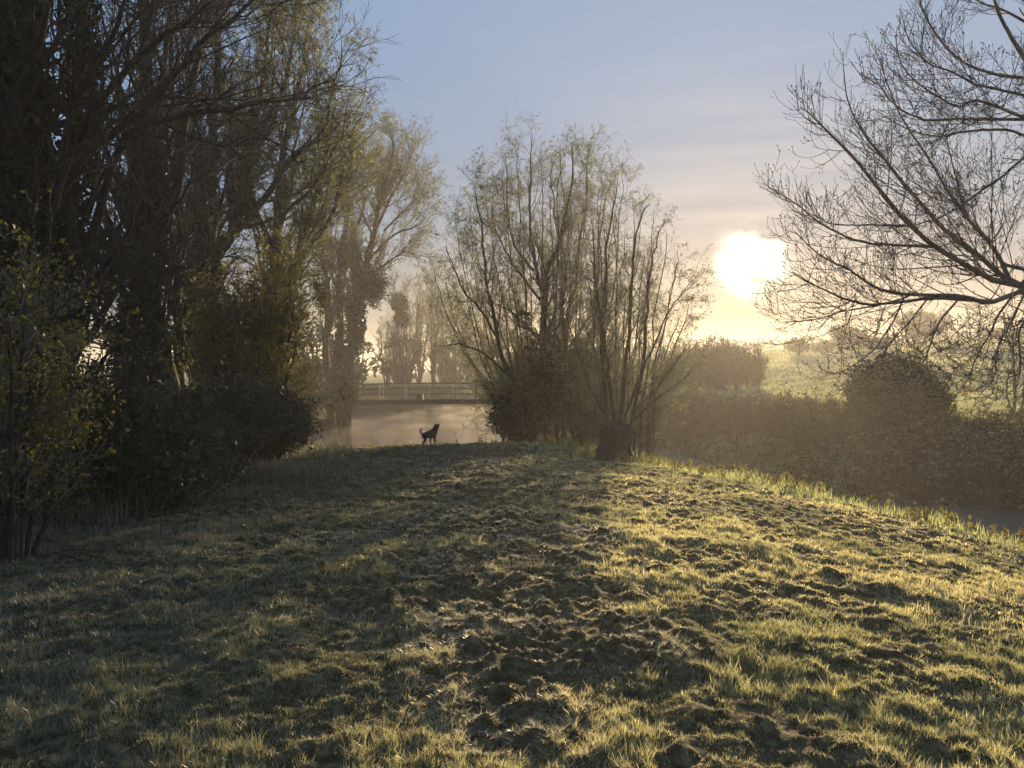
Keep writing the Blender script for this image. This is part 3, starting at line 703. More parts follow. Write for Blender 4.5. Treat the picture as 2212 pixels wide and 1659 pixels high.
shrub('hornbeam_shrub', 'leafy hornbeam at the left edge with the largest, clearest yellow-green leaves', 20, 1130, 7.0, 3.0, 1.25, 16, M_HLEAF, dict(per=3.2, size=.036, width=.023), dens=(5, 7, 7), fill=5000, fs=.036)
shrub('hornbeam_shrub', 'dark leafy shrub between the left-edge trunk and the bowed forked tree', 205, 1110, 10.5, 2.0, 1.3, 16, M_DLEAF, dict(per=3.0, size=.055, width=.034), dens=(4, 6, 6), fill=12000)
shrub('hornbeam_shrub', 'tall golden-green hornbeam catching the sun in the middle of the left grove', 565, 950, 19, 5.4, 1.15, 13, M_HLEAF, dict(per=5, size=.07, width=.04), dens=(4.2, 4.6, 5), rs=.05, up=.1, fill=4500, fs=.07)
shrub('hornbeam_shrub', 'slimmer golden-green hornbeam to the left of the tallest sunlit one', 470, 960, 18, 4.6, 1.0, 10, M_HLEAF, dict(per=4.5, size=.07, width=.04), dens=(4.2, 4.6, 5), rs=.04, up=.1, fill=2500, fs=.07)
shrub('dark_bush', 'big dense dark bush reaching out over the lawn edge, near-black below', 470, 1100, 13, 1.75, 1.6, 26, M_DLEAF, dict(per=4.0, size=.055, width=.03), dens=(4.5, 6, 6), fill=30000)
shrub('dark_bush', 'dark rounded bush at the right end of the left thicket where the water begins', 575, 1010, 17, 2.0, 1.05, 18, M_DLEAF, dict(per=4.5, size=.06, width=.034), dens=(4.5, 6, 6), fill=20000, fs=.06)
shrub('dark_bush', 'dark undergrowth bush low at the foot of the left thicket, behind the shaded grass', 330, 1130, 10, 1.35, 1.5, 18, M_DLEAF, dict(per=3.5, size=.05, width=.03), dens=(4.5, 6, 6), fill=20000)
shrub('hornbeam_shrub', 'green leafy shrub hanging over the water at the left end of the footbridge', 655, 930, 44, 5.2, 1.8, 16, M_DLEAF, dict(per=5, size=.12, width=.06), dens=(2.6, 2.6, 3), rs=.05, fill=9000, fs=.12)
shrub('hornbeam_shrub', 'green leafy shrub at the water edge left of the one by the footbridge', 570, 930, 38, 4.6, 1.7, 14, M_DLEAF, dict(per=5, size=.12, width=.06), dens=(2.6, 3, 3), rs=.05, fill=9000, fs=.12)
shrub('waterside_bush', 'tangled green bush at the foot of the centre willow beside the footbridge end', 1112, 920, 31, 2.5, 1.0, 14, M_DLEAF, dict(per=3, size=.07, width=.035), dens=(3.5, 4, 4.5), fill=800, fs=.07)
shrub('waterside_bush', 'low hazy bush right of the leaning willow trunk', 1195, 930, 32, 3.2, 1.4, 18, M_DLEAF, dict(per=3, size=.07, width=.035), dens=(3.5, 4, 4.5), fill=800, fs=.07)
shrub('waterside_bush', 'twiggy bush between the centre willow and the pollard stump', 1262, 920, 29, 2.6, 1.0, 14, M_DLEAF, dict(per=2, size=.08, width=.04), dens=(3.5, 4, 4.5))

# ivy dome on the far bank
b = pt(1937, 895, 32.5); b[2] = zg(b[0], b[1])
rt = thing('ivy_dome_bush', 'rounded dark ivy-smothered bush standing alone on top of the far bank', 'bush', tuple(b))
P = np.stack([resample([b-[0, 0, .2], b+[q, .1*q, 1.0], b+[q*1.3, 0, 2.0]], 8) for q in (-.9, -.4, 0, .4, .9)])
mesh_obj('stems', *tube(P, np.tile(np.linspace(.06, .02, 8), (5, 1)), 6), M_BARK, rt)
mesh_obj('foliage', *joinVQ([clump(b+[0, 0, 1.05], (1.75, 1.6, 1.2), 20000, .10, .085, .75, 33, .6), clump(b+[.5, .2, 1.7], (.8, .8, .55), 4000, .10, .085, .6, 41, .7), clump(b+[-.7, .2, 1.45], (.7, .8, .6), 3500, .10, .085, .6, 43, .7), clump(b+[-.9, 0, .6], (1.1, 1, .8), 7000, .10, .085, .4, 35, .7), clump(b+[1.0, 0, .6], (1.0, 1, .8), 7000, .10, .085, .4, 36, .7)]), M_IVY, rt)
tips = b+np.stack([rng.uniform(-1.8, 1.8, 160), rng.uniform(-1, 1, 160), rng.uniform(1.2, 2.1, 160)], 1)
tips[:, 2] -= np.abs(tips[:, 0]-b[0])**2*.35
Pt, Rt = grow(tips, np.tile([0, 0, 1.], (160, 1))+rng.normal(size=(160, 3))*.5, rng.uniform(.2, .7, 160), np.full(160, .008), 5, .2, .1)
mesh_obj('shoots', *joinVQ([tube(Pt, Rt, 3), leaves(Pt, 14, .09, .07, .03)]), M_IVY, rt)

# ------------------------------------------------------------------ background trees
def grove_tree(name, label, h, leafmat, per, wide=.22, group=None, n=7, loc=(0, 0, 0), k=1.0):
    b = np.array(loc, float); st = []
    for i in range(n):
        a = rng.uniform(0, 6.28); q = rng.uniform(.1, 1)*h*wide; hh = h*rng.uniform(.7, 1)
        e = np.array([np.cos(a)*q, np.sin(a)*q, 0])
        st.append(([b+e*.1-[0, 0, .3], b+e*.5+[0, 0, hh*.3], b+e*.9+[0, 0, hh*.7], b+e+[0, 0, hh]], h*.0075*rng.uniform(.6, 1.3), .01))
    lv = [dict(dens=26*k/h, t0=.15, ang=30, angsd=9, lmean=h*.22, lsd=h*.06, rfrac=.4, K=6, wig=.1, up=.12, rmin=.02),
          dict(dens=30*k/h, t0=.1, ang=32, angsd=10, lmean=h*.09, lsd=h*.03, rfrac=.55, K=4, wig=.13, up=.05, rmin=.012, end=.5),
          dict(dens=34*k/h, t0=.1, ang=36, angsd=12, lmean=h*.05, lsd=h*.015, rfrac=.6, K=3, wig=.13, up=.05, rmin=.009, end=.6)]
    return make_tree(name, label, st, lv, dict(per=per, size=.18, width=.08, spread=.08) if per else None, leafmat=leafmat, leaf_levels=(-1,), base=b, S0=5, group=group)
g = 'hazy bare trees beyond the footbridge'
def gz_(x, y): return zg(x, y)-.1
x, y = pt(880, 800, 82)[:2]
T1 = grove_tree('bare_tree', 'hazy bare tree beyond the footbridge, first from the left, beside the mistletoe tree', 12.0, M_WLEAF, 1.2, loc=(x, y, gz_(x, y)), group=g)
x, y = pt(935, 800, 90)[:2]
T2 = grove_tree('bare_tree', 'tallest hazy bare tree beyond the footbridge, with upright fan of pale stems', 14.0, M_WLEAF, 1.6, .15, loc=(x, y, gz_(x, y)), group=g)
for i, (u, d, s, src, lab) in enumerate([
    (985, 95, .85, T1, 'hazy upright tree beyond the footbridge, just right of the tallest one'),
    (1030, 88, .72, T2, 'hazy tree beyond the right end of the footbridge, at the edge of the centre willow'),
    (835, 78, .62, T1, 'short hazy tree beyond the left end of the footbridge, under the mistletoe ball'),
    (1085, 100, .66, T1, 'hazy tree seen through the left side of the centre willow'),
    (1165, 104, .60, T2, 'hazy tree seen through the middle of the centre willow'),
    (1250, 100, .58, T1, 'hazy tree seen between the centre willow and the pollard shoots'),
    (1335, 98, .52, T2, 'hazy tree seen through the pollard shoots'),
    (1415, 92, .50, T1, 'hazy tree just left of the meadow hedge row, right of the pollard shoots'), (905, 100, .95, T2, 'hazy tree beyond the footbridge, just left of the tallest one'), (960, 104, 1.0, T1, 'hazy tree just behind the tallest one beyond the footbridge'), (1010, 108, .9, T2, 'hazy tree beyond the footbridge, midway between the tallest one and the centre willow'), (855, 96, .8, T1, 'hazy tree beyond the footbridge straight under the mistletoe ball'), (1055, 112, .9, T2, 'hazy tree whose top meets the left edge of the centre willow')]):
    x, y = pt(u, 800, d)[:2]
    copy_tree(src, (x, y, gz_(x, y)), i*1.3+.4, (s, s, s), lab)
g = 'low dark bushes on the bank behind the footbridge'
x, y = pt(880, 800, 66)[:2]
x = -13.5
B1 = shrub('bank_bush', 'dark low bush behind the left end of the footbridge', 1106-13.5/66*F, 870, 66, 3.2, 2.6, 16, M_DLEAF, dict(per=5, size=.2, width=.1), dens=(2.2, 2.4, 2.6), group=g, rs=.06)
for i, (x, y, s, lab) in enumerate([(-18, 58, 1.5, 'dark bush on the left bank level with the footbridge end'), (-15.5, 68, 1.5, 'dark bush on the left bank just behind the footbridge'), (-3, 104, 1.9, 'dark bush behind the right half of the footbridge, far bank'), (3.6, 66, 1.25, 'dark bush on the right bank just behind the footbridge end'), (-16, 48, 1.1, 'dark bush on the left bank in front of the footbridge end'), (4.2, 53, .75, 'bush at the right abutment of the footbridge, hidden in the willow'), (-19, 78, 1.9, 'largest dark bush behind the footbridge, at its left end'), (-14, 96, 1.7, 'tall dark bush far behind the footbridge, left of its middle'), (-8, 108, 1.7, 'tall dark bush far behind the footbridge, right of its middle'), (9, 78, 1.2, 'dark bush across the river seen under the centre willow'), (13, 64, 1.0, 'dark bush across the river seen under the pollard shoots')]):
    copy_tree(B1, (x, y, gz_(x, y)), i*1.1, (s, s, s), lab)

for i, (x, y, sc_, lab) in enumerate([(17.5, 26.5, .42, 'low scrubby bush on the far bank directly below the ivy dome bush'), (22, 27, .55, 'scrubby bush on top of the far bank right of the ivy dome bush'), (26.5, 29, .6, 'scrubby bush on the far bank at the right edge under the hanging branches'), (11.5, 31, .42, 'low scrubby bush on the far bank between the pollard stump and the ivy dome bush'), (8.8, 41, .5, 'scrubby bush on the far bank just right of the pollard shoots')]):
    copy_tree(B1, (x, y, gz_(x, y)), i*2.3+1, (sc_,)*3, lab)
# meadow hedge row
g = 'leafless trees of the hedge row across the meadow'
x, y = pt(1500, 800, 70)[:2]
H1 = grove_tree('hedge_tree', 'leftmost tree of the dark hedge row across the meadow', 4.4, M_DLEAF, 1.6, .36, loc=(x, y, gz_(x, y)), group=g, n=12, k=.85)
x, y = pt(1530, 800, 69)[:2]
H2 = grove_tree('hedge_tree', 'second tree from the left in the dark hedge row across the meadow', 4.1, M_DLEAF, 1.6, .40, loc=(x, y, gz_(x, y)), group=g, n=12, k=.85)
for i, (u, d, s, src, lab) in enumerate([(1562, 68, 1.0, H1, 'third tree from the left in the hedge row, a little taller'), (1590, 70, .95, H2, 'fourth tree from the left in the hedge row across the meadow'), (1615, 71, .9, H1, 'second tree from the right end of the meadow hedge row'), (1640, 72, .74, H2, 'rightmost and lowest tree of the meadow hedge row, bare stems showing at its foot'), (1460, 73, 1.0, H2, 'hedge row tree half hidden behind the pollard shoots'), (1545, 74, 1.0, H2, 'hedge row tree standing just behind the second and third'), (1575, 75, 1.0, H1, 'hedge row tree standing just behind the third and fourth'), (1510, 76, .95, H2, 'hedge row tree standing just behind the first')]):
    x, y = pt(u, 800, d)[:2]
    copy_tree(src, (x, y, gz_(x, y)), i*1.7+.3, (s, s, s), lab)

for i, (x, y, sc_, src) in enumerate([(-27, 84, 1.5, B1), (-22, 86, 1.6, B1), (-18, 92, 1.7, B1), (-13, 95, 1.8, B1), (-8.5, 97, 1.7, B1), (-4, 108, 1.8, B1), (1.5, 122, 2.0, B1), (6, 100, 1.3, B1)]):
    c_ = copy_tree(src, (x, y, gz_(x, y)), i*1.9, (sc_,)*3, 'dense dark thicket bush in the hazy row far behind the footbridge and centre willow')
    c_.name = 'thicket_bush'; c_['category'] = 'bush'; c_['group'] = 'thicket row far behind the footbridge'
# hilltop trees
def round_tree(name, label, u, vtop, vbase, d, wpx, leafmat, n=9000, group=None):
    p = pt(u, vbase, d); p[2] = zg(p[0], p[1]); h = EYE-(vtop-800)/F*d-p[2]; wd = wpx/F*d*.5
    rt = thing(name, label, 'tree', tuple(p), group)
    P = np.stack([resample([p-[0, 0, .3], p+[0, 0, h*.25], p+[wd*.55*np.cos(a), wd*.5*np.sin(a), h*.62], p+[wd*.85*np.cos(a), wd*.8*np.sin(a), h*.8]], 9) for a in np.linspace(0, 6.28, 9)[:-1]])
    Rr = np.tile(np.linspace(.16, .04, 9), (8, 1))
    mesh_obj('trunk', *tube(P, Rr, 6), M_BARK, rt)
    k1 = kids(P, Rr, 1.6, .3, 40, 12, h*.22, h*.06, .5, 5, .12, .08, rmin=.03); k2 = kids(*k1, 2.2, .2, 38, 12, h*.09, h*.02, .6, 4, .12, .08, rmin=.02)
    mesh_obj('branches', *joinVQ([tube(*k1, 3), tube(*k2, 3)]), M_TWIG, rt)
    parts = []
    for i in range(9):
        a = rng.uniform(0, 6.28); q = rng.uniform(.1, .62)
        c = p+[wd*q*np.cos(a), wd*q*np.sin(a), h*rng.uniform(.35, .74)]
        parts.append(clump(c, (wd*.48, wd*.45, h*.24), n//9, .26, .16, .4, i+2, .85))
    parts.append(leaves(k2[0], n/len(k2[0])*.25, .2, .12, .15))
    mesh_obj('crown', *joinVQ(parts), leafmat, rt)
    return rt
round_tree('hilltop_tree', 'large domed hazy tree on the hill, biggest on the skyline', 1985, 668, 780, 125, 135, M_DLEAF, 14000)
round_tree('hilltop_tree', 'hazy rounded tree on the hill beside the utility pole', 1832, 702, 775, 122, 92, M_DLEAF, 9000)
round_tree('hilltop_tree', 'small bare-edged hazy tree at the left end of the hill skyline', 1722, 726, 778, 120, 66, M_DLEAF, 3000)
round_tree('hilltop_tree', 'hazy bush on the hill between the leftmost small tree and the rounded one', 1778, 738, 778, 118, 52, M_DLEAF, 3000)
round_tree('hilltop_tree', 'low hazy bush on the hill between the rounded tree and the domed tree', 1893, 730, 780, 120, 60, M_DLEAF, 4500)
# layered open pine
p = pt(2112, 740, 122); p[2] = zg(p[0], p[1]); ph = EYE-(652-800)/F*122-p[2]
rt = thing('pine_tree', 'open layered pine on the hill skyline right of the domed tree', 'tree', tuple(p))
P = resample([p-[0, 0, .3], p+[.3, 0, ph*.5], p+[0, 0, ph]], 9)[None]; Rr = np.linspace(.2, .05, 9)[None]
mesh_obj('trunk', *tube(P, Rr, 6), M_BARK, rt)
k1 = kids(P, Rr, 3.5, .35, 75, 10, 2.6, .8, .4, 5, .08, .03, rmin=.04); k2 = kids(*k1, 2.5, .3, 40, 12, .9, .2, .6, 4, .12, .08, rmin=.02, flat=0)
mesh_obj('branches', *joinVQ([tube(*k1, 3), tube(*k2, 3)]), M_BARK, rt)
mesh_obj('crown', *leaves(k2[0], 9, .3, .07, .15), M_DLEAF, rt)

# thin bare tree on the far bank at the right edge
make_tree('bare_tree', 'thin bare sapling on the far bank at the right edge with curved low stems',
          [SG([(2190, 905), (2192, 820), (2186, 740), (2195, 690)], 33, .06, .01), SG([(2196, 905), (2175, 850), (2182, 800), (2205, 770)], 33, .035, .008), SG([(2205, 905), (2215, 830), (2230, 740)], 33, .05, .01)],
          [dict(dens=4, t0=.3, ang=45, angsd=14, lmean=.9, lsd=.3, rfrac=.45, K=5, wig=.15, up=.03, rmin=.01), dict(dens=4, t0=.1, ang=42, angsd=14, lmean=.4, lsd=.15, rfrac=.6, K=4, wig=.18, up=.03, rmin=.007)], None)

# ------------------------------------------------------------------ barn and power line on the hill
M_ROOF = mat_solid('barn_roof_sheet', (.05, .055, .06), (.09, .095, .10), 1.5, .7, .2)
M_BWALL = mat_solid('barn_wall', (.20, .19, .17), (.30, .28, .25), 1, .9, .1)
p = pt(2200, 745, 140); zb = zg(p[0], p[1]); ztop = EYE+(800-708)/F*140
rt = thing('barn', 'long low barn with dark pitched roof on the hill at the right edge', 'barn', (p[0], p[1], zb), rz=R(-6))
def rel(V): return V+np.array(rt.location)
mesh_obj('wall', *((lambda vq: (rel(vq[0]), vq[1]))(box(4, 0, (ztop-zb)*.5*.5, 19, 7, (ztop-zb)*.55+.6))), M_BWALL, rt, False)
hr = ztop-zb; he = hr*.52
rv = rel(np.array([[-6, -4, he], [14, -4, he], [14, 0, hr], [-6, 0, hr], [-6, 4, he], [14, 4, he], [-6, -4, he-.12], [14, -4, he-.12], [14, 0, hr-.12], [-6, 0, hr-.12], [-6, 4, he-.12], [14, 4, he-.12]]))
mesh_obj('roof', rv, np.array([[0, 1, 2, 3], [3, 2, 5, 4], [6, 9, 8, 7], [9, 10, 11, 8], [0, 6, 7, 1], [4, 5, 11, 10], [0, 3, 9, 6], [3, 4, 10, 9], [1, 7, 8, 2], [2, 8, 11, 5]]), M_ROOF, rt, False)
for q in (-3.5, 0.5, 4.5):
    mesh_obj('door', *((lambda vq: (rel(vq[0]), vq[1]))(box(q, -3.53, 1.0, 1.6, .06, 1.8))), M_ROOF, rt, False)
M_POLE = mat_solid('pole_wood', (.06, .05, .04), (.12, .10, .08), 3, .9, .3)
p = pt(1826, 740, 132); zb = zg(p[0], p[1]); zt = EYE-(606-800)/F*132
rt = thing('utility_pole', 'wooden utility pole rising behind the rounded hill tree', 'pole', (p[0], p[1], zb))
P = resample([[p[0], p[1], zb-.3], [p[0], p[1], zt]], 6)[None]
mesh_obj('post', *tube(P, np.full((1, 6), .13), 8), M_POLE, rt)
mesh_obj('crossarm', *box(p[0], p[1], zt-.4, 2.0, .14, .14), M_POLE, rt, False)
for q in (-.8, 0, .8): mesh_obj('insulator', *tube(np.array([[[p[0]+q, p[1], zt-.33], [p[0]+q, p[1], zt-.1]]]), np.full((1, 2), .05), 6), M_POLE, rt)
M_WIRE = mat_solid('wire', (.03, .03, .03), (.05, .05, .05), 3, .6, 0)
zw = EYE-(676-800)/F*132
for k, (uu, vv, dv, lab) in enumerate([(1330, 742, 0, 'upper power line sagging left from the utility pole across the orange sky'), (1330, 764, 22, 'lower power line running left from the utility pole across the orange sky')]):
    a = np.array([p[0]-.14, p[1], EYE-(676+dv-800)/F*132]); e = pt(uu, vv, 150); s = np.linspace(0, 1, 24)[:, None]
    P = (a*(1-s)+e*s-np.array([0, 0, 1])*.9*4*s*(1-s))[None]
    tag(mesh_obj('power_line', *tube(P, np.full((1, 24), .022), 4), M_WIRE), lab, 'power line', 'power lines')

# ------------------------------------------------------------------ footbridge
M_STEEL = mat_solid('painted_steel', (.018, .018, .016), (.035, .033, .028), 2, .6, .1, metallic=.3)
M_DECK = mat_solid('bridge_deck', (.06, .05, .04), (.12, .10, .08), 2, .9, .2)
bx0, bx1, by = -13.8, 1.2, 53.0
def bz(x): return -.52+.13*(x-bx0)/(bx1-bx0)+.10*np.sin(np.pi*(x-bx0)/(bx1-bx0))
rt = thing('footbridge', 'flat steel footbridge with open railings crossing the misty river', 'bridge', ((bx0+bx1)/2, by, zg(bx1, by)))
xs = np.linspace(bx0, bx1, 30)
def strip(y0, y1, zo0, zo1):
    parts = []
    for a, c in zip(xs[:-1], xs[1:]):
        parts.append((np.array([[a, y0, bz(a)+zo0], [a, y1, bz(a)+zo0], [a, y1, bz(a)+zo1], [a, y0, bz(a)+zo1], [c, y0, bz(c)+zo0], [c, y1, bz(c)+zo0], [c, y1, bz(c)+zo1], [c, y0, bz(c)+zo1]]),
                      np.array([[0, 4, 5, 1], [1, 5, 6, 2], [2, 6, 7, 3], [3, 7, 4, 0]])))
    V, Q = joinVQ(parts)
    e = np.array([[0, 1, 2, 3]]); n = len(V)
    return V, np.concatenate([Q, e, np.array([[n-1, n-2, n-3, n-4]])])
mesh_obj('deck', *strip(by-.62, by+.62, -.05, 0), M_DECK, rt, False)
for yy in (by-.66, by+.66):
    mesh_obj('girder', *strip(yy-.035, yy+.035, -.30, .03), M_STEEL, rt, False)
for sgn in (-1, 1):
    yy = by+sgn*.70
    for zo, rr, nm in ((1.08, .034, 'handrail'), (.72, .02, 'rail'), (.37, .02, 'rail')):
        P = np.stack([xs, np.full(30, yy+0.0), bz(xs)+zo], -1)[None]
        mesh_obj(nm, *tube(P, np.full((1, 30), rr), 6), M_STEEL, rt)
    for xx in np.arange(bx0+.2, bx1, 1.6):
        mesh_obj('post', *box(xx, yy, bz(xx)+.49, .05, .05, 1.18), M_STEEL, rt, False)
for xx in (bx0-.2, bx1+.2):
    mesh_obj('abutment', *box(xx, by, bz(xx)-1.1, 1.2, 1.8, 1.6), mat_solid('abutment_concrete', (.12, .11, .10), (.2, .19, .17), 2, .9, .2), rt, False)
xb = (907-1106)/F*52.2
rt = thing('equipment_box', 'small dark box fixed low on the railing at mid footbridge', 'box', (xb, by-.78, bz(xb)))
mesh_obj('case', *box(xb, by-.88, bz(xb)+.16, .44, .22, .42), M_STEEL, rt, False)
mesh_obj('lid', *box(xb, by-.88, bz(xb)+.39, .48, .26, .04), M_DECK, rt, False)

# ------------------------------------------------------------------ dog
M_FUR = mat_solid('black_fur', (.012, .010, .009), (.03, .026, .022), 20, .75, .4, bscale=90)
def skin(name, verts, edges, radii, root_i, mat, parent, sub=2):
    me = bpy.data.meshes.new(name); me.from_pydata([tuple(v) for v in verts], edges, []); me.update()
    o = bpy.data.objects.new(name, me); COL.objects.link(o)
    o.modifiers.new('skin', 'SKIN'); 
    for i, r in enumerate(radii):
        sv = me.skin_vertices[0].data[i]; sv.radius = (r, r) if not isinstance(r, tuple) else (r[0]*1.12, r[1]*1.12); sv.use_root = (i == root_i)
    s = o.modifiers.new('sub', 'SUBSURF'); s.levels = sub; s.render_levels = sub
    dg = bpy.context.evaluated_depsgraph_get(); dg.update()
    nm = bpy.data.meshes.new_from_object(o.evaluated_get(dg)); nm.name = name
    o.modifiers.clear(); o.data = nm; nm.materials.clear(); nm.materials.append(mat)
    for p_ in nm.polygons: p_.use_smooth = True
    o.parent = parent
    return o
dp_ = pt(932, 965, 25.4); dz = zg(dp_[0], dp_[1])
SC_ = 1.06
dog = thing('dog', 'black dog standing on the bank against the mist, head raised and tail curled up', 'dog', (dp_[0]-.22, dp_[1], dz+.01), rz=R(46))
vs_, ed, rd = [], [], []
def nv(p_, r, par=None):
    vs_.append(p_); rd.append(r); i = len(vs_)-1
    if par is not None: ed.append((par, i))
    return i
hip = nv((0, 0, .375), (.085, .095)); mid = nv((.15, 0, .375), (.085, .10), hip); ch = nv((.31, 0, .375), (.10, .125), mid)
nb = nv((.40, 0, .47), (.09, .10), ch); nk = nv((.44, 0, .55), (.072, .078), nb); hd = nv((.475, 0, .615), (.062, .058), nk)
mz = nv((.54, 0, .64), (.036, .034), hd); mt = nv((.60, 0, .67), (.028, .025), mz)
jw = nv((.565, 0, .595), (.018, .014), hd)
for sy in (-1, 1):
    ea = nv((.45, sy*.045, .66), (.018, .022), hd); nv((.425, sy*.068, .62), (.010, .020), ea)
    off = .05*sy
    h1 = nv((-.02+off*.5, sy*.06, .30), (.055, .065), hip); h2 = nv((.03+off, sy*.075, .20), (.034, .042), h1); h3 = nv((-.055+off, sy*.08, .125), (.018, .02), h2); h4 = nv((-.03+off, sy*.08, .025), (.018, .018), h3); nv((.015+off, sy*.08, .012), (.018, .012), h4)
    f1 = nv((.33-off*.4, sy*.065, .30), (.045, .055), ch); f2 = nv((.31-off*.5, sy*.075, .19), (.028, .03), f1); f3 = nv((.325-off*.5, sy*.075, .10), (.02, .02), f2); f4 = nv((.325-off*.5, sy*.075, .025), (.019, .018), f3); nv((.36-off*.5, sy*.075, .012), (.018, .012), f4)
t1 = nv((-.09, 0, .40), (.026, .028), hip); t2 = nv((-.145, 0, .43), (.026, .026), t1); t3 = nv((-.175, 0, .49), (.026, .026), t2); t4 = nv((-.155, 0, .55), (.024, .024), t3); nv((-.09, 0, .575), (.012, .012), t4)
skin('body', vs_, ed, rd, 0, M_FUR, dog); dog.scale = (SC_,)*3
M_NOSE = mat_solid('dog_nose', (.01, .01, .01), (.02, .02, .02), 5, .3, 0)
def uvs(name, c, r, mat, parent):
    th, phi = np.meshgrid(np.linspace(0, 2*np.pi, 9)[:-1], np.linspace(.05, np.pi-.05, 6)); 
    V = np.stack([np.sin(phi)*np.cos(th), np.sin(phi)*np.sin(th), np.cos(phi)], -1).reshape(-1, 3)*r+c+np.array(parent.location)
    i = np.arange(48).reshape(6, 8); Q = np.stack([i[:-1], np.roll(i[:-1], -1, 1), np.roll(i[1:], -1, 1), i[1:]], -1).reshape(-1, 4)
    return mesh_obj(name, V, Q, mat, parent)
uvs('nose', np.array([.628, 0, .684]), .013, M_NOSE, dog)
for sy in (-1, 1): uvs('eye', np.array([.515, sy*.043, .655]), .008, M_NOSE, dog)

# ------------------------------------------------------------------ grass
def blades(x, y, hgt, wid, col, lean=.35, flatp=0.0, zoff=0.0, z=None):
    n = len(x)
    if z is None: z = terrain(x, y)
    a = rng.uniform(0, 2*np.pi, n); b_ = rng.uniform(0, 2*np.pi, n)
    ln = np.abs(rng.normal(lean, lean*.5, n))+flatp
    dx = np.cos(a); dy = np.sin(a); wx = np.cos(b_)*wid*.5; wy = np.sin(b_)*wid*.5
    hh = hgt/np.sqrt(1+ln*ln)
    base_ = np.stack([x, y, z-.01+zoff], -1)
    m_ = base_+np.stack([dx*ln*hh*.30, dy*ln*hh*.30, hh*.55], -1)
    t_ = base_+np.stack([dx*ln*hh, dy*ln*hh, hh], -1)
    W = np.stack([wx, wy, np.zeros(n)], -1)
    V = np.stack([base_-W, base_+W, m_-W*.8, m_+W*.8, t_-W*.12, t_+W*.12], 1).reshape(-1, 3)
    i = np.arange(n)[:, None]*6
    Q = np.stack([i+[0, 1, 3, 2], i+[2, 3, 5, 4]], 1).reshape(-1, 4)
    C = np.repeat(col, 6, 0)
    return V, Q, C
def grass_cols(x, y, cl, n):
    k = fbm(x*.8, y*.8, 41, 3)+rng.normal(0, .10, n)
    green = np.array([.23, .25, .085]); yel = np.array([.66, .60, .27]); straw = np.array([.68, .61, .43])
    t = np.clip((k-.28)/.35, 0, 1)[:, None]
    c = green*(1-t)+yel*t
    t = np.clip(t-.55*sst(1.5, -3.5, x)[:, None], 0, 1); c = green*(1-t)+yel*t; c = c*(1-.5*sst(1.2, -3.2, x))[:, None]  # greener on the left, and shade there darkened into the blade colour
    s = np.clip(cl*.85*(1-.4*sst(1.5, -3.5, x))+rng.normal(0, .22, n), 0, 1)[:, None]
    c = c*(1-s)+straw*s
    return c*np.exp(rng.normal(0, .22, n))[:, None]
def edge_d(x, y):
    return np.where(inside(x, y), -1, seg_dist(x, y, NEAR))
def sample_ring(n, r0, r1, half):
    r = np.sqrt(rng.uniform(r0*r0, r1*r1, n)); a = np.radians(rng.uniform(-half, half, n))
    return r*np.sin(a), r*np.cos(a)
GV, GQ, GC = [], [], []; off = 0
def put(V, Q, C):
    global off
    GV.append(V); GQ.append(Q+off); GC.append(C); off += len(V)
for r0, r1, n, half in ((2.2, 5.5, 420000, 44), (5.5, 10, 430000, 42), (10, 18, 280000, 40), (18, 32, 150000, 38)):
    # tufts
    B = 10; nt_ = n//B; tx, ty = sample_ring(nt_, r0, r1, half)
    e = edge_d(tx, ty); ok = (e > 4.6-1.6*sst(0, 4, tx)+fbm(tx*.6, ty*.6, 9, 2)*1.2) & (ty < 29)
    tx, ty = tx[ok], ty[ok]
    cl = clods(tx, ty); gap = fbm(tx*7, ty*7, 45, 3); hn = fbm(tx*2.4, ty*2.4, 44, 4)
    big = sst(.44, .64, hn)
    rid = 1-np.abs(2*fbm(tx*5.5, ty*6.5, 14, 3)-1)
    pk = np.where(rng.random(len(tx)) < cl, .78+.22*sst(.45, .75, rid), sst(.26, .48, gap+big*.12))
    ok = rng.random(len(tx)) < pk
    tx, ty, cl, big = tx[ok], ty[ok], cl[ok], big[ok]; nt_ = len(tx)
    th_ = np.exp(rng.normal(0, .33, nt_))*(.017+.020*big)*(1-.30*cl)
    tl = rng.normal(0, .18, nt_)
    f = lambda a_: np.repeat(a_, B)
    sp_ = .012+.0014*r0
    x = f(tx)+rng.normal(0, sp_, nt_*B); y = f(ty)+rng.normal(0, sp_, nt_*B); m = len(x)
    r_ = np.hypot(x, y); h = .95*f(th_)*rng.uniform(.6, 1.25, m)*(1+.02*r_)
    wd = np.maximum(.0028, r_*.00075)*rng.uniform(.7, 1.4, m)
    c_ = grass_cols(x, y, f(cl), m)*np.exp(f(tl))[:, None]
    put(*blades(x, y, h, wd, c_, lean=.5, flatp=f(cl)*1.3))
lawn = mesh_obj('lawn_grass', np.concatenate(GV), np.concatenate(GQ), M_GRASS, col=np.concatenate(GC))
tag(lawn, 'dewy mown grass of the lawn, backlit gold on the right and shaded on the left', 'grass', kind='stuff')
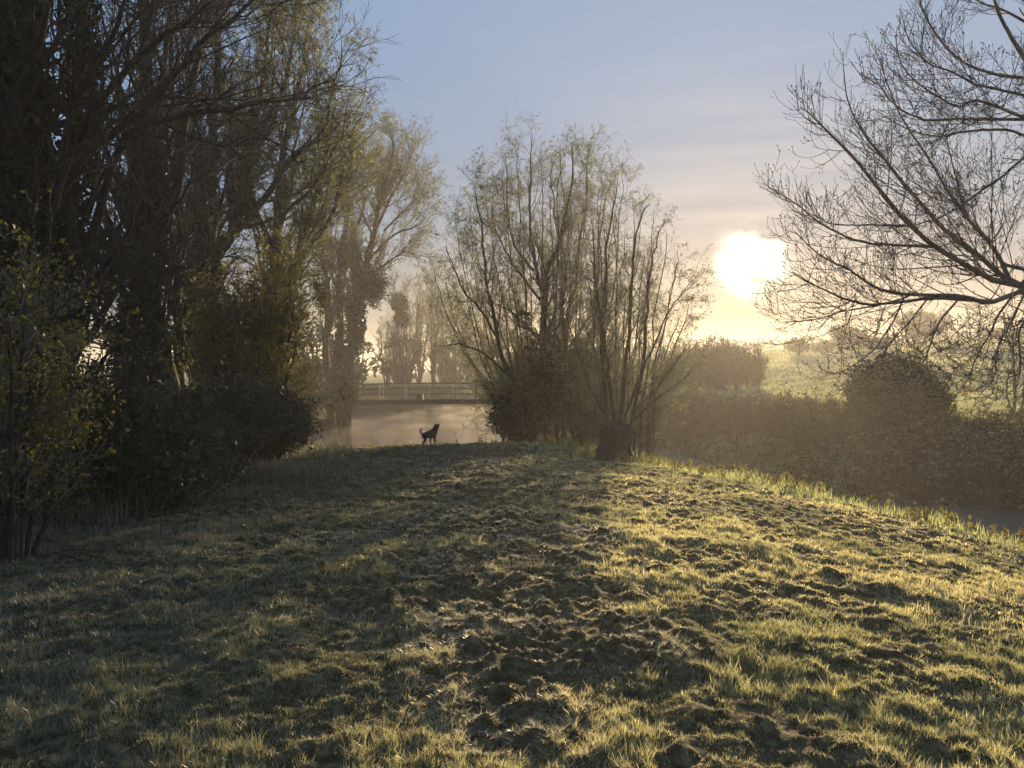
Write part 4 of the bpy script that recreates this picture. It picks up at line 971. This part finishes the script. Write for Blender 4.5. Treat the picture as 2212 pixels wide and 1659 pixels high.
# long grass along the bank
GV, GQ, GC = [], [], []; off = 0
n = 420000
x = rng.uniform(-16, 17, n); y = rng.uniform(2, 37, n)
e = edge_d(x, y)
edge = 5.6-1.6*sst(0, 4, x)+fbm(x*.6, y*.6, 9, 2)*1.2
pr = np.where((e > .1) & (e < edge), 1.0, 0)
pr *= np.where((x < 0) & (y < 22), .3, 1)
pr *= (.35+1.3*sst(.4, .6, fbm(x*1.1, y*1.1, 51, 3)))
k = rng.random(n) < pr*.6
x, y, e, edge = x[k], y[k], e[k], edge[k]; m = len(x)
ramp_ = sst(0, 1.4, edge-e)
h = (.05+.22*ramp_*sst(.3, .7, fbm(x*1.5, y*1.5, 52, 3)))*rng.uniform(.5, 1.4, m)
h = np.where((x < 1) & (y > 20), h*.55, h); h = np.where(np.hypot(x+2.9, y-26) < 1.6, .05, h)
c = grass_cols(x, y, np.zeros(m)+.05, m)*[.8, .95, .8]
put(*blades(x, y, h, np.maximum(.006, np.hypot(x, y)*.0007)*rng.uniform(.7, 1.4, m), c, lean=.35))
# weeds and nettles: leafy little stems
k = rng.random(m) < .035*ramp_+.09*(np.hypot(x-3.9, y-18.6) < 1.6)+.06*(np.hypot(x-2.2, y-20.4) < 1.0)
wx_, wy_ = x[k], y[k]
lg = mesh_obj('bank_grass', np.concatenate(GV), np.concatenate(GQ), M_GRASS, col=np.concatenate(GC))
tag(lg, 'long uncut grass along the near river bank behind the mown lawn', 'grass', kind='stuff')
P0 = np.stack([wx_, wy_, terrain(wx_, wy_)], -1)
Pw, Rw = grow(P0, np.tile([0, 0, 1.], (len(P0), 1))+rng.normal(size=P0.shape)*.25, rng.uniform(.12, .42, len(P0)), np.full(len(P0), .004), 5, .12, .05)
V1, Q1 = joinVQ([tube(Pw, Rw, 3), leaves(Pw, 16, .06, .035, .02, 0, .1, .1)])
tag(mesh_obj('bank_weeds', V1, Q1, M_HLEAF), 'low leafy nettles and weeds scattered through the long bank grass', 'weeds', kind='stuff')
# shaded rough grass at the foot of the left thicket
GV, GQ, GC = [], [], []; off = 0
n = 60000; u_ = rng.uniform(0, 1, n)
x = rng.uniform(-12, -1.6, n); y = rng.uniform(5.5, 22, n)
lim = np.interp(y, [5.5, 8.5, 11, 14, 18, 22], [-5.5, -4.3, -3.6, -3.5, -4.0, -5.0])+ (fbm(x, y, 61, 2)-.5)*1.5
k = (x < lim) & (edge_d(x, y) > 1.0)
x, y = x[k], y[k]; m = len(x)
h = (.10+.28*sst(.35, .65, fbm(x*1.1, y*1.1, 62, 3)))*rng.uniform(.5, 1.3, m)
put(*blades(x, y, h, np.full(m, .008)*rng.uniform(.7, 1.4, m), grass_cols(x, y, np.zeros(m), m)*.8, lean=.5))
tag(mesh_obj('rough_grass', np.concatenate(GV), np.concatenate(GQ), M_GRASS, col=np.concatenate(GC)), 'long shaded grass at the foot of the left thicket', 'grass', kind='stuff')
# meadow grass on the far side
GV, GQ, GC = [], [], []; off = 0
n = 260000
r = np.exp(rng.uniform(np.log(30), np.log(150), n)); a = np.radians(rng.uniform(4, 42, n))
x = r*np.sin(a); y = r*np.cos(a)
fd = seg_dist(x, y, FAR); k = (~inside(x, y)) & (fd < seg_dist(x, y, NEAR)) & (fd > 1.5+6*sst(3, 8, x)*sst(60, 45, y))
k &= rng.random(n) < .35+.65*sst(.4, .6, fbm(x*.35, y*.35, 71, 3))
x, y = x[k], y[k]; m = len(x); r = np.hypot(x, y)
h = np.clip(.12+.1*fbm(x*.5, y*.5, 72), .05, 1)*rng.uniform(.6, 1.5, m)
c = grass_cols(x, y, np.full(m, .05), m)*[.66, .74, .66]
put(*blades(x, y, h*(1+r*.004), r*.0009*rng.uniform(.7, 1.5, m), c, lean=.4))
tag(mesh_obj('meadow_grass', np.concatenate(GV), np.concatenate(GQ), M_GRASS, col=np.concatenate(GC)), 'dewy pasture grass on the meadow and hill beyond the river', 'grass', kind='stuff')
# brambles on the far bank
n = 14000
x = rng.uniform(-1, 36, n); y = rng.uniform(14, 50, n)
fd = seg_dist(x, y, FAR); k = (~inside(x, y)) & (fd < seg_dist(x, y, NEAR)) & (fd < 4.2+4.2*sst(4, 12, x)+fbm(x*.5, y*.5, 81, 2)*1.4)
x, y = x[k], y[k]; P0 = np.stack([x, y, terrain(x, y)], -1)
dd = rng.normal(size=P0.shape); dd[:, 2] = 1.1
hh = rng.uniform(.35, 1.0, len(P0))*(.45+1.3*sst(.4, .65, fbm(x*.45, y*.45, 82, 3)))
Pb, Rb = grow(P0, dd, hh, np.full(len(P0), .009), 6, .15, -.14)
k2 = kids(Pb, Rb, 4, .2, 50, 15, .25, .1, .7, 3, .2, -.05, rmin=.006)
V1, Q1 = joinVQ([tube(Pb, Rb, 3), tube(*k2, 3), leaves(Pb, 14, .06, .04, .08, 0, .1, .1), leaves(k2[0], 5, .06, .04, .05, 0, .1, .1)])
M_BRAM = mat_leaf('bramble_leaf', (.026, .022, .015), .15, .02)
tag(mesh_obj('brambles', V1, Q1, M_BRAM), 'tangled brown brambles covering the shaded far bank', 'brambles', kind='stuff')
# dry seed-head stalks on the near bank
M_DRY = mat_solid('dry_stalk', (.10, .075, .04), (.2, .15, .09), 5, .8, 0)
for i, (u, v, d, h, lab) in enumerate([(991, 955, 29, .75, 'dry teasel stalk with a round head right of the dog, against the mist'), (1640, 1010, 17.5, .7, 'forked dry weed stalk on the bank at the lower right, leftmost of three'), (1790, 1050, 15, .65, 'leaning dry weed stalk on the bank, between the other two on the right'), (1925, 1080, 13.5, .7, 'branching dry weed stalk on the bank, rightmost of three')]):
    p = pt(u, v, d); p[2] = zg(p[0], p[1])
    rt = thing('dry_stalk', lab, 'weed stalk', tuple(p), 'dry weed stalks')
    l = rng.normal(0, .12)
    P = resample([p-[0, 0, .05], p+[l*.5, 0, h*.5], p+[l*1.5, 0, h]], 7)[None]; Rr = np.linspace(.008, .004, 7)[None]
    mesh_obj('stem', *tube(P, Rr, 4), M_DRY, rt)
    if i: 
        k = kids(P, Rr, 9, .4, 45, 10, .16, .05, .7, 4, .1, .1, rmin=.003); 
        if len(k[0]): mesh_obj('side_stem', *tube(*k, 3), M_DRY, rt)
    uvs('seed_head', np.array([l*1.5, 0, h+.02]), .03 if i == 0 else .018, M_DRY, rt)

# ------------------------------------------------------------------ mist over the river and haze
def volume_mat(name, dens, col, g, noise=False):
    m, n, out = new_mat(name)
    p = n.nodes.new('ShaderNodeVolumePrincipled'); n.links.new(p.outputs[0], out.inputs['Volume'])
    p.inputs['Color'].default_value = (*col, 1); p.inputs['Anisotropy'].default_value = g; p.inputs['Density'].default_value = dens
    if noise:
        tc = n.nodes.new('ShaderNodeTexCoord'); mp = n.nodes.new('ShaderNodeMapping'); mp.inputs['Scale'].default_value = (.35, .16, 1.1)
        n.links.new(tc.outputs['Object'], mp.inputs[0])
        t = n.nodes.new('ShaderNodeTexNoise'); t.inputs['Scale'].default_value = 1.6; t.inputs['Detail'].default_value = 3
        n.links.new(mp.outputs[0], t.inputs['Vector'])
        sx = n.nodes.new('ShaderNodeSeparateXYZ'); n.links.new(tc.outputs['Object'], sx.inputs[0])
        hr_ = n.nodes.new('ShaderNodeMapRange'); hr_.inputs[1].default_value = 0; hr_.inputs[2].default_value = 1.2; hr_.inputs[3].default_value = .30; hr_.inputs[4].default_value = -.28
        n.links.new(sx.outputs['Z'], hr_.inputs[0])
        ad = n.nodes.new('ShaderNodeMath'); ad.operation = 'ADD'; n.links.new(t.outputs[0], ad.inputs[0]); n.links.new(hr_.outputs[0], ad.inputs[1])
        mr = n.nodes.new('ShaderNodeMapRange'); mr.inputs[1].default_value = .64; mr.inputs[2].default_value = .92; mr.inputs[3].default_value = 0; mr.inputs[4].default_value = dens
        n.links.new(ad.outputs[0], mr.inputs[0]); n.links.new(mr.outputs[0], p.inputs['Density'])
    return m
V1, Q1 = box(-10, 62, WATER_Z+.02+.6, 28, 66, 1.2)
mo = mesh_obj('river_mist', V1-np.array([0, 0, WATER_Z]), Q1, volume_mat('river_mist', .028, (1, .90, .76), .6, True), smooth=False)
mo.location = (0, 0, WATER_Z); tag(mo, 'low band of mist drifting over the river around the footbridge', 'mist', kind='stuff')
bpy.context.view_layer.update()
topz = max((o.matrix_world @ Vector(c))[2] for o in bpy.data.objects if o.type == 'MESH' for c in o.bound_box)
botz = float(V[:, 2].min())-1.2
topz += .3
V1, Q1 = box(0, 0, (topz+botz)/2, 1600, 1600, topz-botz)
hz = mesh_obj('haze', V1, Q1, volume_mat('haze', .00125, (1, .96, .88), .45), smooth=False)
tag(hz, 'thin morning haze filling the air', 'haze', kind='stuff')
print('OBJS', len(bpy.data.objects), 'POLYS', sum(len(m.polygons) for m in bpy.data.meshes))
